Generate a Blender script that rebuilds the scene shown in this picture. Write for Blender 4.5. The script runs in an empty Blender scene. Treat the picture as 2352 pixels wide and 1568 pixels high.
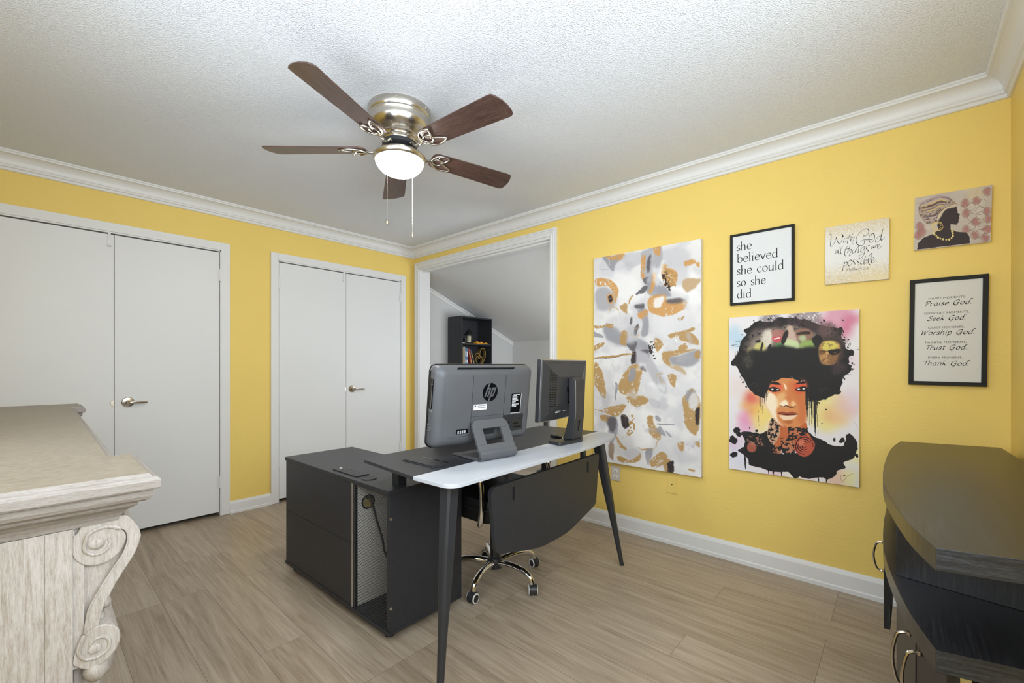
import bpy, bmesh, math, random
import numpy as np
from mathutils import Vector, Matrix
random.seed(7)
SC = bpy.context.scene; COL = SC.collection
PI = math.pi
# ---------------------------------------------------------------- camera
cam = bpy.data.cameras.new('camera'); co = bpy.data.objects.new('camera', cam); COL.objects.link(co)
cam.sensor_width = 36; cam.lens = 36*999.01/2352; cam.shift_y = 54.5/2352; cam.clip_start = 0.02
co.location = (3.8903, -2.7867, 1.154); co.rotation_euler = (PI/2, 0, math.radians(41.6857))
SC.camera = co
# ---------------------------------------------------------------- world, daylight, exposure
w = bpy.data.worlds.new('world'); SC.world = w; w.use_nodes = True
wn = w.node_tree.nodes; wn['Background'].inputs[0].default_value = (.75, .86, 1, 1); wn['Background'].inputs[1].default_value = 1.0
def area(name, loc, rot, sx, sy, power, color):
    l = bpy.data.lights.new(name, 'AREA'); l.shape = 'RECTANGLE'; l.size = sx; l.size_y = sy; l.energy = power; l.color = color
    o = bpy.data.objects.new(name, l); o.location = loc; o.rotation_euler = rot; COL.objects.link(o); return o
# daylight through the window in the right wall beside the camera; the front lamp is added fill for bounced light
area('daylight_right', (4.30, -2.2, 1.6), (0, PI/2+.28, 0), 1.2, 1.5, 50, (.80, .90, 1.0))
area('fill_front', (3.1, -3.20, 1.62), (PI/2+.28, 0, 0), 1.6, 1.1, 34, (.82, .91, 1.0))
area('fill_alcove', (2.38, 1.0, 1.1), (0, PI/2+.15, 0), .7, .9, 20, (.88, .94, 1))  # added lamp, unseen, only to brighten the alcove
SC.view_settings.view_transform = 'Standard'; SC.view_settings.look = 'None'
SC.view_settings.exposure = 0.15; SC.view_settings.gamma = 1.0
# ---------------------------------------------------------------- materials
def lin(c):
    return tuple(((x/255)/12.92 if x/255 <= .04045 else ((x/255+.055)/1.055)**2.4) for x in c)
def new(name):
    m = bpy.data.materials.new(name); m.use_nodes = True
    nt = m.node_tree; return m, nt, nt.nodes['Principled BSDF']
def nd(nt, typ, ins=None, **props):
    n = nt.nodes.new(typ)
    for k, v in props.items(): setattr(n, k, v)
    for k, v in (ins or {}).items():
        if isinstance(v, bpy.types.NodeSocket): nt.links.new(v, n.inputs[k])
        else: n.inputs[k].default_value = v
    return n
def coord(nt, scale=(1,1,1), rot=(0,0,0), kind='Object'):
    tc = nt.nodes.new('ShaderNodeTexCoord')
    return nd(nt, 'ShaderNodeMapping', {'Vector': tc.outputs[kind], 'Scale': scale, 'Rotation': rot}).outputs[0]
def ramp(nt, fac, stops):
    r = nt.nodes.new('ShaderNodeValToRGB'); nt.links.new(fac, r.inputs[0])
    e = r.color_ramp.elements
    while len(e) < len(stops): e.new(.5)
    for q, (p, c) in zip(e, stops):
        q.position = p; q.color = (*c, 1) if len(c) == 3 else c
    return r.outputs[0]
def mat(name, rgb, rough=.5, metal=0, var=.04, nscale=12, bump=0, bscale=200, spec=.5, coat=0, bdist=.002):
    m, nt, b = new(name); c = lin(rgb)
    v = coord(nt)
    n = nd(nt, 'ShaderNodeTexNoise', {'Vector': v, 'Scale': nscale, 'Detail': 4})
    col = ramp(nt, n.outputs[0], [(.3, tuple(x*(1-var) for x in c)), (.7, tuple(min(1, x*(1+var)) for x in c))])
    nt.links.new(col, b.inputs['Base Color'])
    b.inputs['Roughness'].default_value = rough; b.inputs['Metallic'].default_value = metal
    b.inputs['Specular IOR Level'].default_value = spec; b.inputs['Coat Weight'].default_value = coat
    if bump:
        n2 = nd(nt, 'ShaderNodeTexNoise', {'Vector': v, 'Scale': bscale, 'Detail': 3})
        bp = nd(nt, 'ShaderNodeBump', {'Strength': bump, 'Distance': bdist, 'Height': n2.outputs[0]})
        nt.links.new(bp.outputs[0], b.inputs['Normal'])
    return m
def wood(name, c0, c1, c2, stretch, scale=6, rough=.45, bump=.15, spec=.4, wave=3.0):
    m, nt, b = new(name)
    v = coord(nt, stretch)
    n1 = nd(nt, 'ShaderNodeTexNoise', {'Vector': v, 'Scale': scale, 'Detail': 6, 'Roughness': .6, 'Distortion': wave})
    n2 = nd(nt, 'ShaderNodeTexNoise', {'Vector': v, 'Scale': scale*7, 'Detail': 4, 'Roughness': .7})
    mx = nd(nt, 'ShaderNodeMath', {0: n1.outputs[0], 1: n2.outputs[0]}, operation='ADD')
    mx = nd(nt, 'ShaderNodeMath', {0: mx.outputs[0], 1: .5}, operation='MULTIPLY')
    col = ramp(nt, mx.outputs[0], [(.36, lin(c0)), (.5, lin(c1)), (.64, lin(c2))])
    nt.links.new(col, b.inputs['Base Color'])
    b.inputs['Roughness'].default_value = rough; b.inputs['Specular IOR Level'].default_value = spec
    bp = nd(nt, 'ShaderNodeBump', {'Strength': bump, 'Distance': .002, 'Height': mx.outputs[0]})
    nt.links.new(bp.outputs[0], b.inputs['Normal'])
    return m
def floor_mat():
    m, nt, b = new('plank_floor')
    v = coord(nt)
    br = nd(nt, 'ShaderNodeTexBrick', {'Vector': v, 'Color1': (0,0,0,1), 'Color2': (1,1,1,1), 'Mortar': (.5,.5,.5,1), 'Scale': 1, 'Mortar Size': .0008,
        'Mortar Smooth': 0, 'Brick Width': 1.22, 'Row Height': .18}, offset=.37, offset_frequency=3)
    sep = nd(nt, 'ShaderNodeSeparateColor', {0: br.outputs[0]})
    off = nd(nt, 'ShaderNodeCombineXYZ', {0: sep.outputs[0], 1: sep.outputs[0], 2: sep.outputs[0]})
    sc = nd(nt, 'ShaderNodeVectorMath', {0: off.outputs[0], 1: (13, 7, 5)}, operation='MULTIPLY')
    ad = nd(nt, 'ShaderNodeVectorMath', {0: v, 1: sc.outputs[0]}, operation='ADD')
    st = nd(nt, 'ShaderNodeVectorMath', {0: ad.outputs[0], 1: (1.1, 15, 1)}, operation='MULTIPLY')
    n1 = nd(nt, 'ShaderNodeTexNoise', {'Vector': st.outputs[0], 'Scale': 1.9, 'Detail': 7, 'Roughness': .6, 'Distortion': 1.0})
    st2 = nd(nt, 'ShaderNodeVectorMath', {0: ad.outputs[0], 1: (2.2, 95, 1)}, operation='MULTIPLY')
    n2 = nd(nt, 'ShaderNodeTexNoise', {'Vector': st2.outputs[0], 'Scale': 2, 'Detail': 5, 'Roughness': .7, 'Distortion': .6})
    f = nd(nt, 'ShaderNodeMath', {0: n1.outputs[0], 1: .56}, operation='MULTIPLY')
    g = nd(nt, 'ShaderNodeMath', {0: n2.outputs[0], 1: .44, 2: f.outputs[0]}, operation='MULTIPLY_ADD')
    h = nd(nt, 'ShaderNodeMath', {0: sep.outputs[0], 1: .10, 2: g.outputs[0]}, operation='MULTIPLY_ADD')
    col = ramp(nt, h.outputs[0], [(.33, lin((120,104,86))), (.46, lin((150,134,114))), (.56, lin((165,149,129))), (.7, lin((181,167,148)))])
    mix = nd(nt, 'ShaderNodeMixRGB', {'Fac': br.outputs['Fac'], 'Color1': col, 'Color2': (*lin((104,91,75)), 1)})
    nt.links.new(mix.outputs[0], b.inputs['Base Color'])
    b.inputs['Roughness'].default_value = .42; b.inputs['Specular IOR Level'].default_value = .4
    bp = nd(nt, 'ShaderNodeBump', {'Strength': .12, 'Distance': .002, 'Height': g.outputs[0]})
    nt.links.new(bp.outputs[0], b.inputs['Normal'])
    return m
def popcorn(name, rgb, strength):
    m, nt, b = new(name)
    v = coord(nt)
    n1 = nd(nt, 'ShaderNodeTexNoise', {'Vector': v, 'Scale': 150, 'Detail': 3, 'Roughness': .6})
    n2 = nd(nt, 'ShaderNodeTexVoronoi', {'Vector': v, 'Scale': 210}, feature='SMOOTH_F1')
    s = nd(nt, 'ShaderNodeMath', {0: n1.outputs[0], 1: n2.outputs[0]}, operation='SUBTRACT')
    r = ramp(nt, s.outputs[0], [(.0, (0,0,0)), (.42, (1,1,1))])
    bp = nd(nt, 'ShaderNodeBump', {'Strength': strength, 'Distance': .003, 'Height': r})
    nt.links.new(bp.outputs[0], b.inputs['Normal'])
    b.inputs['Base Color'].default_value = (*lin(rgb), 1); b.inputs['Roughness'].default_value = .9
    b.inputs['Specular IOR Level'].default_value = .15
    return m
def emit(name, rgb, strength):
    m, nt, b = new(name)
    b.inputs['Emission Color'].default_value = (*rgb, 1); b.inputs['Emission Strength'].default_value = strength
    b.inputs['Base Color'].default_value = (.9,.88,.84,1)
    return m
def attr_mat(name, rough=.6, bump=0):
    m, nt, b = new(name)
    a = nd(nt, 'ShaderNodeAttribute', attribute_name='paint')
    nt.links.new(a.outputs['Color'], b.inputs['Base Color']); b.inputs['Roughness'].default_value = rough
    b.inputs['Specular IOR Level'].default_value = .25
    n2 = nd(nt, 'ShaderNodeTexNoise', {'Vector': coord(nt), 'Scale': 900})
    bp = nd(nt, 'ShaderNodeBump', {'Strength': .1, 'Distance': .0005, 'Height': n2.outputs[0]})
    nt.links.new(bp.outputs[0], b.inputs['Normal'])
    return m
def glass(name, tint=(1,1,1)):
    m, nt, b = new(name)
    b.inputs['Base Color'].default_value = (*tint, 1); b.inputs['Transmission Weight'].default_value = 1
    b.inputs['Roughness'].default_value = .02; b.inputs['IOR'].default_value = 1.2
    return m
M = dict(
 yellow=mat('yellow_wall_paint', (232,202,112), .55, var=.015, nscale=3, bump=.22, bscale=75, spec=.3, bdist=.004),
 white=mat('white_trim_paint', (222,221,219), .42, var=.012, nscale=5),
 doorw=mat('white_door_paint', (220,220,219), .45, var=.012, nscale=2),
 greyw=mat('pale_grey_wall_paint', (205,205,204), .6, var=.015, nscale=3, bump=.12, bscale=90),
 ceil=popcorn('popcorn_ceiling', (226,229,235), .62), ceil2=popcorn('textured_slope', (212,212,212), .4),
 floor=floor_mat(), dark=mat('closet_dark', (20,19,18), .9),
 black=mat('black_laminate', (44,45,49), .42, var=.07, nscale=30, bump=.06, bscale=300, spec=.45),
 blackm=mat('black_powder_metal', (46,47,50), .38, var=.05, bump=.05, bscale=600, spec=.5),
 blackp=mat('black_plastic', (42,42,44), .42, var=.05, bump=.05, bscale=900),
 greyd=mat('dark_plastic', (50,51,54), .46, var=.05, bump=.06, bscale=900), greyp=mat('charcoal_plastic', (84,85,88), .44, var=.05, bump=.06, bscale=900),
 blackg=mat('gloss_black', (16,16,18), .12), blackf=mat('black_leather', (22,22,23), .5, bump=.2, bscale=160),
 whitel=mat('white_laminate', (186,189,195), .34, var=.01),
 chrome=mat('chrome', (225,225,225), .07, 1, var=.01), nickel=mat('brushed_nickel', (196,190,180), .24, 1, var=.03, nscale=80),
 alu=mat('aluminium', (205,205,206), .35, 1, var=.02), walnut=wood('walnut_blade', (58,42,36), (78,57,50), (98,76,68), (1.2,14,14), 5, .32, .08, .5, 1.0),
 oak=wood('limed_oak', (118,109,98), (138,130,122), (153,146,139), (26,3.5,60), 5, .5, .2, .35, 1.2),
 oakv=wood('limed_oak_upright', (140,129,117), (164,156,148), (180,174,168), (30,30,3), 5, .5, .2, .35, 1.2),
 oakt=wood('limed_oak_top', (108,97,81), (127,116,98), (140,129,112), (9,3,9), 3.4, .38, .15, .45, 4.2),
 ebonyv=wood('black_oak_upright', (18,19,22), (28,29,33), (48,50,55), (60,60,2), 3, .34, .2, .5, .3),
 ebony=wood('black_oak_veneer', (17,17,19), (26,26,29), (44,45,49), (60,2.0,60), 3, .3, .2, .6, .3),
 ebonyx=wood('black_oak_edge', (24,26,30), (42,45,51), (70,74,82), (3,3,70), 3, .35, .25, .5, .3),
 satin=mat('satin_nickel', (190,182,170), .22, 1), lit=emit('lit_glass_bowl', (1,.955,.89), 60),
 whitep=mat('white_plastic', (226,224,220), .35, var=.01), beige=mat('beige_wall_plate', (205,196,182), .4, var=.01),
 paper=mat('white_paper', (218,219,219), .5, var=.008), paperc=mat('cream_paper', (206,204,197), .45, var=.008),
 ink=mat('black_ink', (38,37,33), .6), ink2=mat('grey_ink', (74,72,66), .6), frame=mat('black_frame', (34,33,31), .62, spec=.25),
 canvas=mat('canvas_side', (225,222,218), .7, bump=.2, bscale=900), greyface=mat('unfinished_board', (196,192,184), .7), brownb=mat('brown_backboard', (112,101,88), .7),
 gold=mat('gold_leaf', (205,172,110), .3, .85, var=.05), label=mat('label_white', (225,226,230), .5),
 books=[mat('book_cloth_%s' % n, c, .55, var=.12, nscale=40) for n, c in (('tan',(176,160,128)),('blue',(92,128,178)),('teal',(84,112,132)),('red',(150,60,52)),('slate',(58,66,78)))],
 amber=mat('amber_cloth', (222,150,40), .8, var=.2, nscale=40, bump=.3, bscale=120), candle=mat('candle_wax', (236,226,190), .5),
 glassm=glass('clear_glass'), art=attr_mat('painted_canvas'), portin=mat('port_inside', (150,134,84), .7), tape=mat('masking', (190,190,192), .4),
)
# ---------------------------------------------------------------- mesh helpers
class MB:
    def __init__(s): s.v, s.f, s.m, s.s = [], [], [], []; s.M = Matrix.Identity(4); s.mi = 0; s.flat = False
    def add(s, vs, fs, smooth=False):
        o = len(s.v); s.v += [tuple(s.M @ Vector(p)) for p in vs]
        for f in fs: s.f.append([o+i for i in f]); s.m.append(s.mi); s.s.append(smooth)
        return s
    def bm(s, bm, smooth=False):
        bm.verts.index_update()
        s.add([v.co[:] for v in bm.verts], [[v.index for v in f.verts] for f in bm.faces], smooth); bm.free(); return s
    def box(s, x0, x1, y0, y1, z0, z1, bev=0, seg=2):
        bm = bmesh.new(); bmesh.ops.create_cube(bm, size=1)
        for v in bm.verts: v.co = (x0+(v.co.x+.5)*(x1-x0), y0+(v.co.y+.5)*(y1-y0), z0+(v.co.z+.5)*(z1-z0))
        if bev: bmesh.ops.bevel(bm, geom=bm.edges[:], offset=bev, segments=seg, profile=.5, affect='EDGES')
        return s.bm(bm)
    def prism(s, poly, a, b, f, bev=0):
        # poly: 2D outline; f(u,v,t) -> 3D; extruded t=a..b
        bm = bmesh.new(); n = len(poly)
        A = [bm.verts.new(f(u, v, a)) for u, v in poly]; B = [bm.verts.new(f(u, v, b)) for u, v in poly]
        fa = bm.faces.new(A[::-1]); fb = bm.faces.new(B)
        for i in range(n): bm.faces.new((A[i], A[(i+1) % n], B[(i+1) % n], B[i]))
        bmesh.ops.recalc_face_normals(bm, faces=bm.faces[:])
        if bev:
            ed = list({e for q in (fa, fb) for e in q.edges}); bmesh.ops.bevel(bm, geom=ed, offset=bev, segments=2, profile=.5, affect='EDGES')
        return s.bm(bm)
    def lathe(s, prof, c=(0,0,0), axis='z', seg=40, smooth=True, caps=True):
        vs, fs = [], []; n = len(prof)
        for i in range(seg):
            a = 2*PI*i/seg; ca, sa = math.cos(a), math.sin(a)
            for r, h in prof:
                p = {'z': (r*ca, r*sa, h), 'x': (h, r*ca, r*sa), 'y': (r*sa, h, r*ca)}[axis]
                vs.append((c[0]+p[0], c[1]+p[1], c[2]+p[2]))
        for i in range(seg):
            j = (i+1) % seg
            for k in range(n-1): fs.append([i*n+k, j*n+k, j*n+k+1, i*n+k+1])
        if caps:
            if prof[0][0] > 1e-6: fs.append([i*n for i in range(seg)][::-1])
            if prof[-1][0] > 1e-6: fs.append([i*n+n-1 for i in range(seg)])
        return s.add(vs, fs, smooth)
    def tube(s, path, rad, seg=10, closed=False, smooth=True, flat=1.0):
        P = [Vector(p) for p in path]; n = len(P); vs, fs = [], []
        R = rad if hasattr(rad, '__len__') else [rad]*n
        T = []
        for i in range(n):
            a = P[(i-1) % n] if (closed or i > 0) else P[i]; b = P[(i+1) % n] if (closed or i < n-1) else P[i]
            T.append((b-a).normalized())
        up = Vector((0,0,1)) if abs(T[0].z) < .9 else Vector((1,0,0))
        N = (up - T[0]*up.dot(T[0])).normalized()
        for i in range(n):
            N = (N - T[i]*N.dot(T[i])).normalized(); B = T[i].cross(N)
            for k in range(seg):
                a = 2*PI*k/seg; vs.append(tuple(P[i] + (N*math.cos(a)*flat + B*math.sin(a))*R[i]))
        for i in range(n if closed else n-1):
            j = (i+1) % n
            for k in range(seg): fs.append([i*seg+k, i*seg+(k+1) % seg, j*seg+(k+1) % seg, j*seg+k])
        if not closed: fs += [list(range(seg))[::-1], [(n-1)*seg+k for k in range(seg)]]
        return s.add(vs, fs, smooth)
    def ball(s, c, rx, ry=None, rz=None, seg=16, rings=10, noise=0):
        ry = ry or rx; rz = rz or rx; bm = bmesh.new(); bmesh.ops.create_uvsphere(bm, u_segments=seg, v_segments=rings, radius=1)
        for v in bm.verts:
            k = 1+noise*random.uniform(-1, 1); v.co = (c[0]+v.co.x*rx*k, c[1]+v.co.y*ry*k, c[2]+v.co.z*rz*k)
        return s.bm(bm, True)
    def loft(s, rings, smooth=True, caps=True):
        n = len(rings[0]); vs = [p for r in rings for p in r]; fs = []
        for i in range(len(rings)-1):
            for k in range(n): fs.append([i*n+k, i*n+(k+1) % n, (i+1)*n+(k+1) % n, (i+1)*n+k])
        if caps: fs += [list(range(n))[::-1], [(len(rings)-1)*n+k for k in range(n)]]
        return s.add(vs, fs, smooth)
    def build(s, name, mats, parent=None, loc=None, rot=None):
        me = bpy.data.meshes.new(name); me.from_pydata(s.v, [], s.f)
        if not isinstance(mats, (list, tuple)): mats = [mats]
        for q in mats: me.materials.append(q)
        me.polygons.foreach_set('material_index', s.m); me.polygons.foreach_set('use_smooth', s.s)
        bm = bmesh.new(); bm.from_mesh(me); bmesh.ops.recalc_face_normals(bm, faces=bm.faces[:]); bm.to_mesh(me); bm.free()
        if any(s.s): me.set_sharp_from_angle(angle=math.radians(38))
        o = bpy.data.objects.new(name, me); COL.objects.link(o)
        if parent: o.parent = parent
        if loc: o.location = loc
        if rot: o.rotation_euler = rot
        return o
def parts(b, name, mats, parent):
    # every separate piece of the collected mesh becomes an object of its own
    n = len(b.v); par = list(range(n))
    def fd(i):
        while par[i] != i: par[i] = par[par[i]]; i = par[i]
        return i
    for f in b.f:
        for k in f[1:]: par[fd(k)] = fd(f[0])
    gr = {}
    for i, f in enumerate(b.f): gr.setdefault(fd(f[0]), []).append(i)
    out = []
    for fs in gr.values():
        q = MB(); ix = {}
        for i in fs:
            for k in b.f[i]:
                if k not in ix: ix[k] = len(q.v); q.v.append(b.v[k])
            q.f.append([ix[k] for k in b.f[i]]); q.m.append(b.m[i]); q.s.append(b.s[i])
        out.append(q.build(name, mats, parent))
    return out
XY = lambda u, v, t: (u, v, t)
YZ = lambda u, v, t: (t, u, v)
XZ = lambda u, v, t: (u, t, v)
def tag(o, label, cat, group=None):
    o['label'] = label; o['category'] = cat
    if group: o['group'] = group
    return o
def thing(name, loc, label, cat, rz=0, group=None):
    o = bpy.data.objects.new(name, None); COL.objects.link(o); o.location = loc; o.rotation_euler = (0, 0, rz)
    o.empty_display_size = .1
    return tag(o, label, cat, group)
def struct(o): o['kind'] = 'structure'; return o
def root(name, loc=(0,0,0)):
    o = bpy.data.objects.new(name, None); COL.objects.link(o); o.location = loc; o.empty_display_size = .1; return struct(o)
def rrect(x0, x1, y0, y1, r, n=6):
    P = []
    for cx, cy, a0 in ((x1-r, y1-r, 0), (x0+r, y1-r, 90), (x0+r, y0+r, 180), (x1-r, y0+r, 270)):
        for i in range(n+1):
            a = math.radians(a0+90*i/n); P.append((cx+r*math.cos(a), cy+r*math.sin(a)))
    return P
def spline(P, n=8, closed=False):
    P = [np.array(p, float) for p in P]; out = []; L = len(P)
    for i in range(L if closed else L-1):
        g = lambda k: P[k % L] if closed else P[min(max(k, 0), L-1)]
        p0, p1, p2, p3 = g(i-1), g(i), g(i+1), g(i+2)
        for k in range(n):
            t = k/n; out.append(tuple(.5*((2*p1)+(-p0+p2)*t+(2*p0-5*p1+4*p2-p3)*t*t+(-p0+3*p1-3*p2+p3)*t**3)))
    if not closed: out.append(tuple(P[-1]))
    return out
def round_poly(P, radii, n=6):
    # polygon with rounded corners
    out = []; L = len(P)
    for i in range(L):
        p, a, b = Vector(P[i]), Vector(P[i-1]), Vector(P[(i+1) % L]); r = radii[i]
        if r <= 0: out.append(tuple(p)); continue
        d1, d2 = (a-p).normalized(), (b-p).normalized(); s = p+d1*r; e = p+d2*r
        for k in range(n+1):
            t = k/n; out.append(tuple(s*(1-t)**2 + p*2*t*(1-t) + e*t*t))
    return out
# ================================================================ SETTING
CZ = 2.394; RX = 4.244; FY = -3.15
b = MB(); b.box(-.34, RX+.1, FY-.1, 2.0, -.05, 0); struct(b.build('floor', M['floor']))
b = MB(); b.box(-.1, RX+.1, FY-.1, .13, CZ, CZ+.08); struct(b.build('ceiling', M['ceil']))
# left wall with two closet openings
def wall_cut(name, a0, a1, holes, f, m, H=CZ):
    b = MB(); e = sorted({a0, a1, *[h[0] for h in holes], *[h[1] for h in holes]})
    for p, q in zip(e, e[1:]):
        hs = [h for h in holes if h[0] <= p and h[1] >= q]
        if hs:
            if hs[0][2] > 0: b.box(*f(p, q, 0, hs[0][2]))
            b.box(*f(p, q, hs[0][3], H))
        else: b.box(*f(p, q, 0, H))
    return struct(b.build(name, m))
D1 = (-2.99, -1.784); D2 = (-1.364, -.172)
wall_cut('wall_left', FY-.1, .0, [(D1[0]-.004, D1[1]+.004, 0, 2.034), (D2[0]-.004, D2[1]+.004, 0, 2.034)], lambda p, q, z0, z1: (-.1, 0, p, q, z0, z1), M['yellow'])
b = MB(); b.box(-.72, -.7, FY-.1, .13, 0, CZ); b.box(-.7, -.1, FY-.12, FY-.1, 0, CZ); b.box(-.7, -.1, .11, .13, 0, CZ); b.box(-.7,-.1,FY-.1,.12,CZ,CZ+.02); b.box(-.7,-.35,FY-.1,.12,-.05,-.002); struct(b.build('wall_closet', M['dark']))
OX0, OX1, OZ = .092, 1.825, 2.172
wall_cut('wall_back', -.34, RX+.1, [(OX0, OX1, 0, OZ)], lambda p, q, z0, z1: (p, q, 0, .13, z0, z1), M['yellow'])
wall_cut('wall_right', FY-.1, 0, [(-2.95, -1.45, 1.0, 2.2)], lambda p, q, z0, z1: (RX, RX+.1, p, q, z0, z1), M['yellow'])
wall_cut('wall_front', -.1, RX, [(2.3, 3.9, 1.05, 2.2)], lambda p, q, z0, z1: (p, q, FY-.1, FY, z0, z1), M['yellow'])
# windows outside the picture: the one beside the camera lets daylight in, the front one is added for fill
def window(name, f, w, h):
    r = root(name); b = MB()
    for p in ((-.06, .0, -.06, h+.06), (w, w+.06, -.06, h+.06), (0, w, -.06, 0), (0, w, h, h+.06)): b.box(*f(*p, -.01, .02))
    b.box(*f(w/2-.02, w/2+.02, 0, h, -.05, -.02)); b.box(*f(0, w, h/2-.02, h/2+.02, -.05, -.02))
    b.build('window_frame', M['white'], r)
window('window_1', lambda a0, a1, z0, z1, t0, t1: (RX-t1, RX-t0, -2.95+a0, -2.95+a1, 1.0+z0, 1.0+z1), 1.5, 1.2)
window('window_added', lambda a0, a1, z0, z1, t0, t1: (2.3+a0, 2.3+a1, FY+t0, FY+t1, 1.05+z0, 1.05+z1), 1.6, 1.15)
# alcove behind the cased opening: side wall, knee wall, sloping ceiling
SL = lambda y: 2.211-.392*y
AX = -.23; AY = 1.85
b = MB(); b.prism([(.13, 0), (AY+.05, 0), (AY+.05, SL(AY+.05)+.04), (.13, SL(.13)+.04)], AX-.08, AX, YZ); struct(b.build('wall_alcove_side', M['greyw']))
b = MB(); b.box(AX, 2.5, AY, AY+.08, 0, SL(AY)+.03); struct(b.build('wall_alcove_back', M['greyw']))
b = MB(); b.prism([(.13, 0), (AY, 0), (AY, .75), (.13, .75)], 2.4, 2.48, YZ); b.prism([(.13, 1.45), (AY, 1.45), (AY, SL(AY)+.03), (.13, SL(.13)+.03)], 2.4, 2.48, YZ); b.box(2.4,2.48,.13,.55,.75,1.45); b.box(2.4,2.48,1.45,AY,.75,1.45); struct(b.build('wall_alcove_right', M['greyw']))  # unseen wall, its opening made for the added alcove lamp
b = MB(); b.prism([(.13, SL(.13)), (AY+.02, SL(AY+.02)), (AY+.02, SL(AY)+.06), (.13, SL(.13)+.06)], AX-.02, 2.42, YZ); struct(b.build('ceiling_alcove', M['ceil2']))
b = MB(); b.prism([(.131, SL(.131)-.055), (AY, SL(AY)-.055), (AY, SL(AY)), (.131, SL(.131))], AX, AX+.012, YZ)
b.prism([(.131, SL(.131)-.016), (AY, SL(AY)-.016), (AY, SL(AY)), (.131, SL(.131))], AX, AX+.024, YZ); struct(b.build('trim_alcove_slope', M['white']))
b = MB(); b.box(AX, 2.4, AY-.014, AY, 0, .1, .003); struct(b.build('baseboard_alcove', M['white']))
# crown moulding: profile (distance from wall, drop from the ceiling)
CP = [(0,0), (.082,0), (.082,-.008), (.076,-.012), (.076,-.02)] + [(.076-.05*math.sin(t)**1.0, -.02-.05*(1-math.cos(t))) for t in [PI/2*i/8 for i in range(1, 9)]] + [(.022,-.074), (.022,-.084), (.013,-.088), (.013,-.1), (.008,-.104), (0,-.104)]
def crown(name, a, e, f):
    bm = MB(); n = len(CP)
    vs = [f(a(d), d, CZ+z) for d, z in CP] + [f(e(d), d, CZ+z) for d, z in CP]
    bm.add(vs, [[i, (i+1) % n, n+(i+1) % n, n+i] for i in range(n)] + [list(range(n)), [n+i for i in range(n)][::-1]]); struct(bm.build(name, M['white']))
crown('trim_crown_left', lambda d: FY+d, lambda d: -d, lambda t, d, z: (d, t, z))
crown('trim_crown_back', lambda d: d, lambda d: RX-d, lambda t, d, z: (t, -d, z))
crown('trim_crown_right', lambda d: FY+d, lambda d: -d, lambda t, d, z: (RX-d, t, z))
crown('trim_crown_front', lambda d: d, lambda d: RX-d, lambda t, d, z: (t, FY+d, z))
# baseboards
BP = [(0,0), (.017,0), (.017,.02), (.013,.026), (.013,.088), (.009,.1), (.006,.108), (0,.11)]
def board(name, a, e, f, k=1.0):
    bm = MB(); n = len(BP); vs = [f(a, d, z*k) for d, z in BP] + [f(e, d, z*k) for d, z in BP]
    bm.add(vs, [[i, (i+1) % n, n+(i+1) % n, n+i] for i in range(n)] + [list(range(n)), [n+i for i in range(n)][::-1]]); struct(bm.build(name, M['white']))
board('baseboard_back', 1.886, RX, lambda t, d, z: (t, -d, z))
board('baseboard_left', -1.722, -1.424, lambda t, d, z: (d, t, z), .87)
board('baseboard_corner', -.112, -.001, lambda t, d, z: (d, t, z), .87)
board('baseboard_right', FY, -.02, lambda t, d, z: (RX-d, t, z))
# cased opening: fluted casing and jamb
b = MB()
FL = [(0,0), (0,.018), (.012,.02), (.016,.012), (.024,.012), (.03,.017), (.036,.012), (.044,.012), (.05,.016), (.06,.016), (.06,0)]
def casing(f, a, e):
    n = len(FL); b.add([f(a(q), q, d) for q, d in FL] + [f(e(q), q, d) for q, d in FL], [[i, (i+1) % n, n+(i+1) % n, n+i] for i in range(n)] + [list(range(n)), [n+i for i in range(n)][::-1]])
zt = 2.236
casing(lambda t, q, d: (.032+q, -d, t), lambda q: 0, lambda q: zt-q)
casing(lambda t, q, d: (1.885-q, -d, t), lambda q: 0, lambda q: zt-q)
casing(lambda t, q, d: (t, -d, zt-q), lambda q: .032+q, lambda q: 1.885-q)
b.box(OX0-.001, OX0+.012, -.004, .131, 0, OZ-.012); b.box(OX1-.012, OX1+.001, -.004, .131, 0, OZ-.012); b.box(OX0, OX1, -.004, .131, OZ-.014, OZ+.007)
b.box(OX0, OX1, .03, .045, OZ-.03, OZ-.012, .002)
b.box(OX1-.03, OX1-.008, .045, .07, OZ-.06, OZ-.03, .003)
struct(b.build('trim_opening', M['white']))
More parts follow.
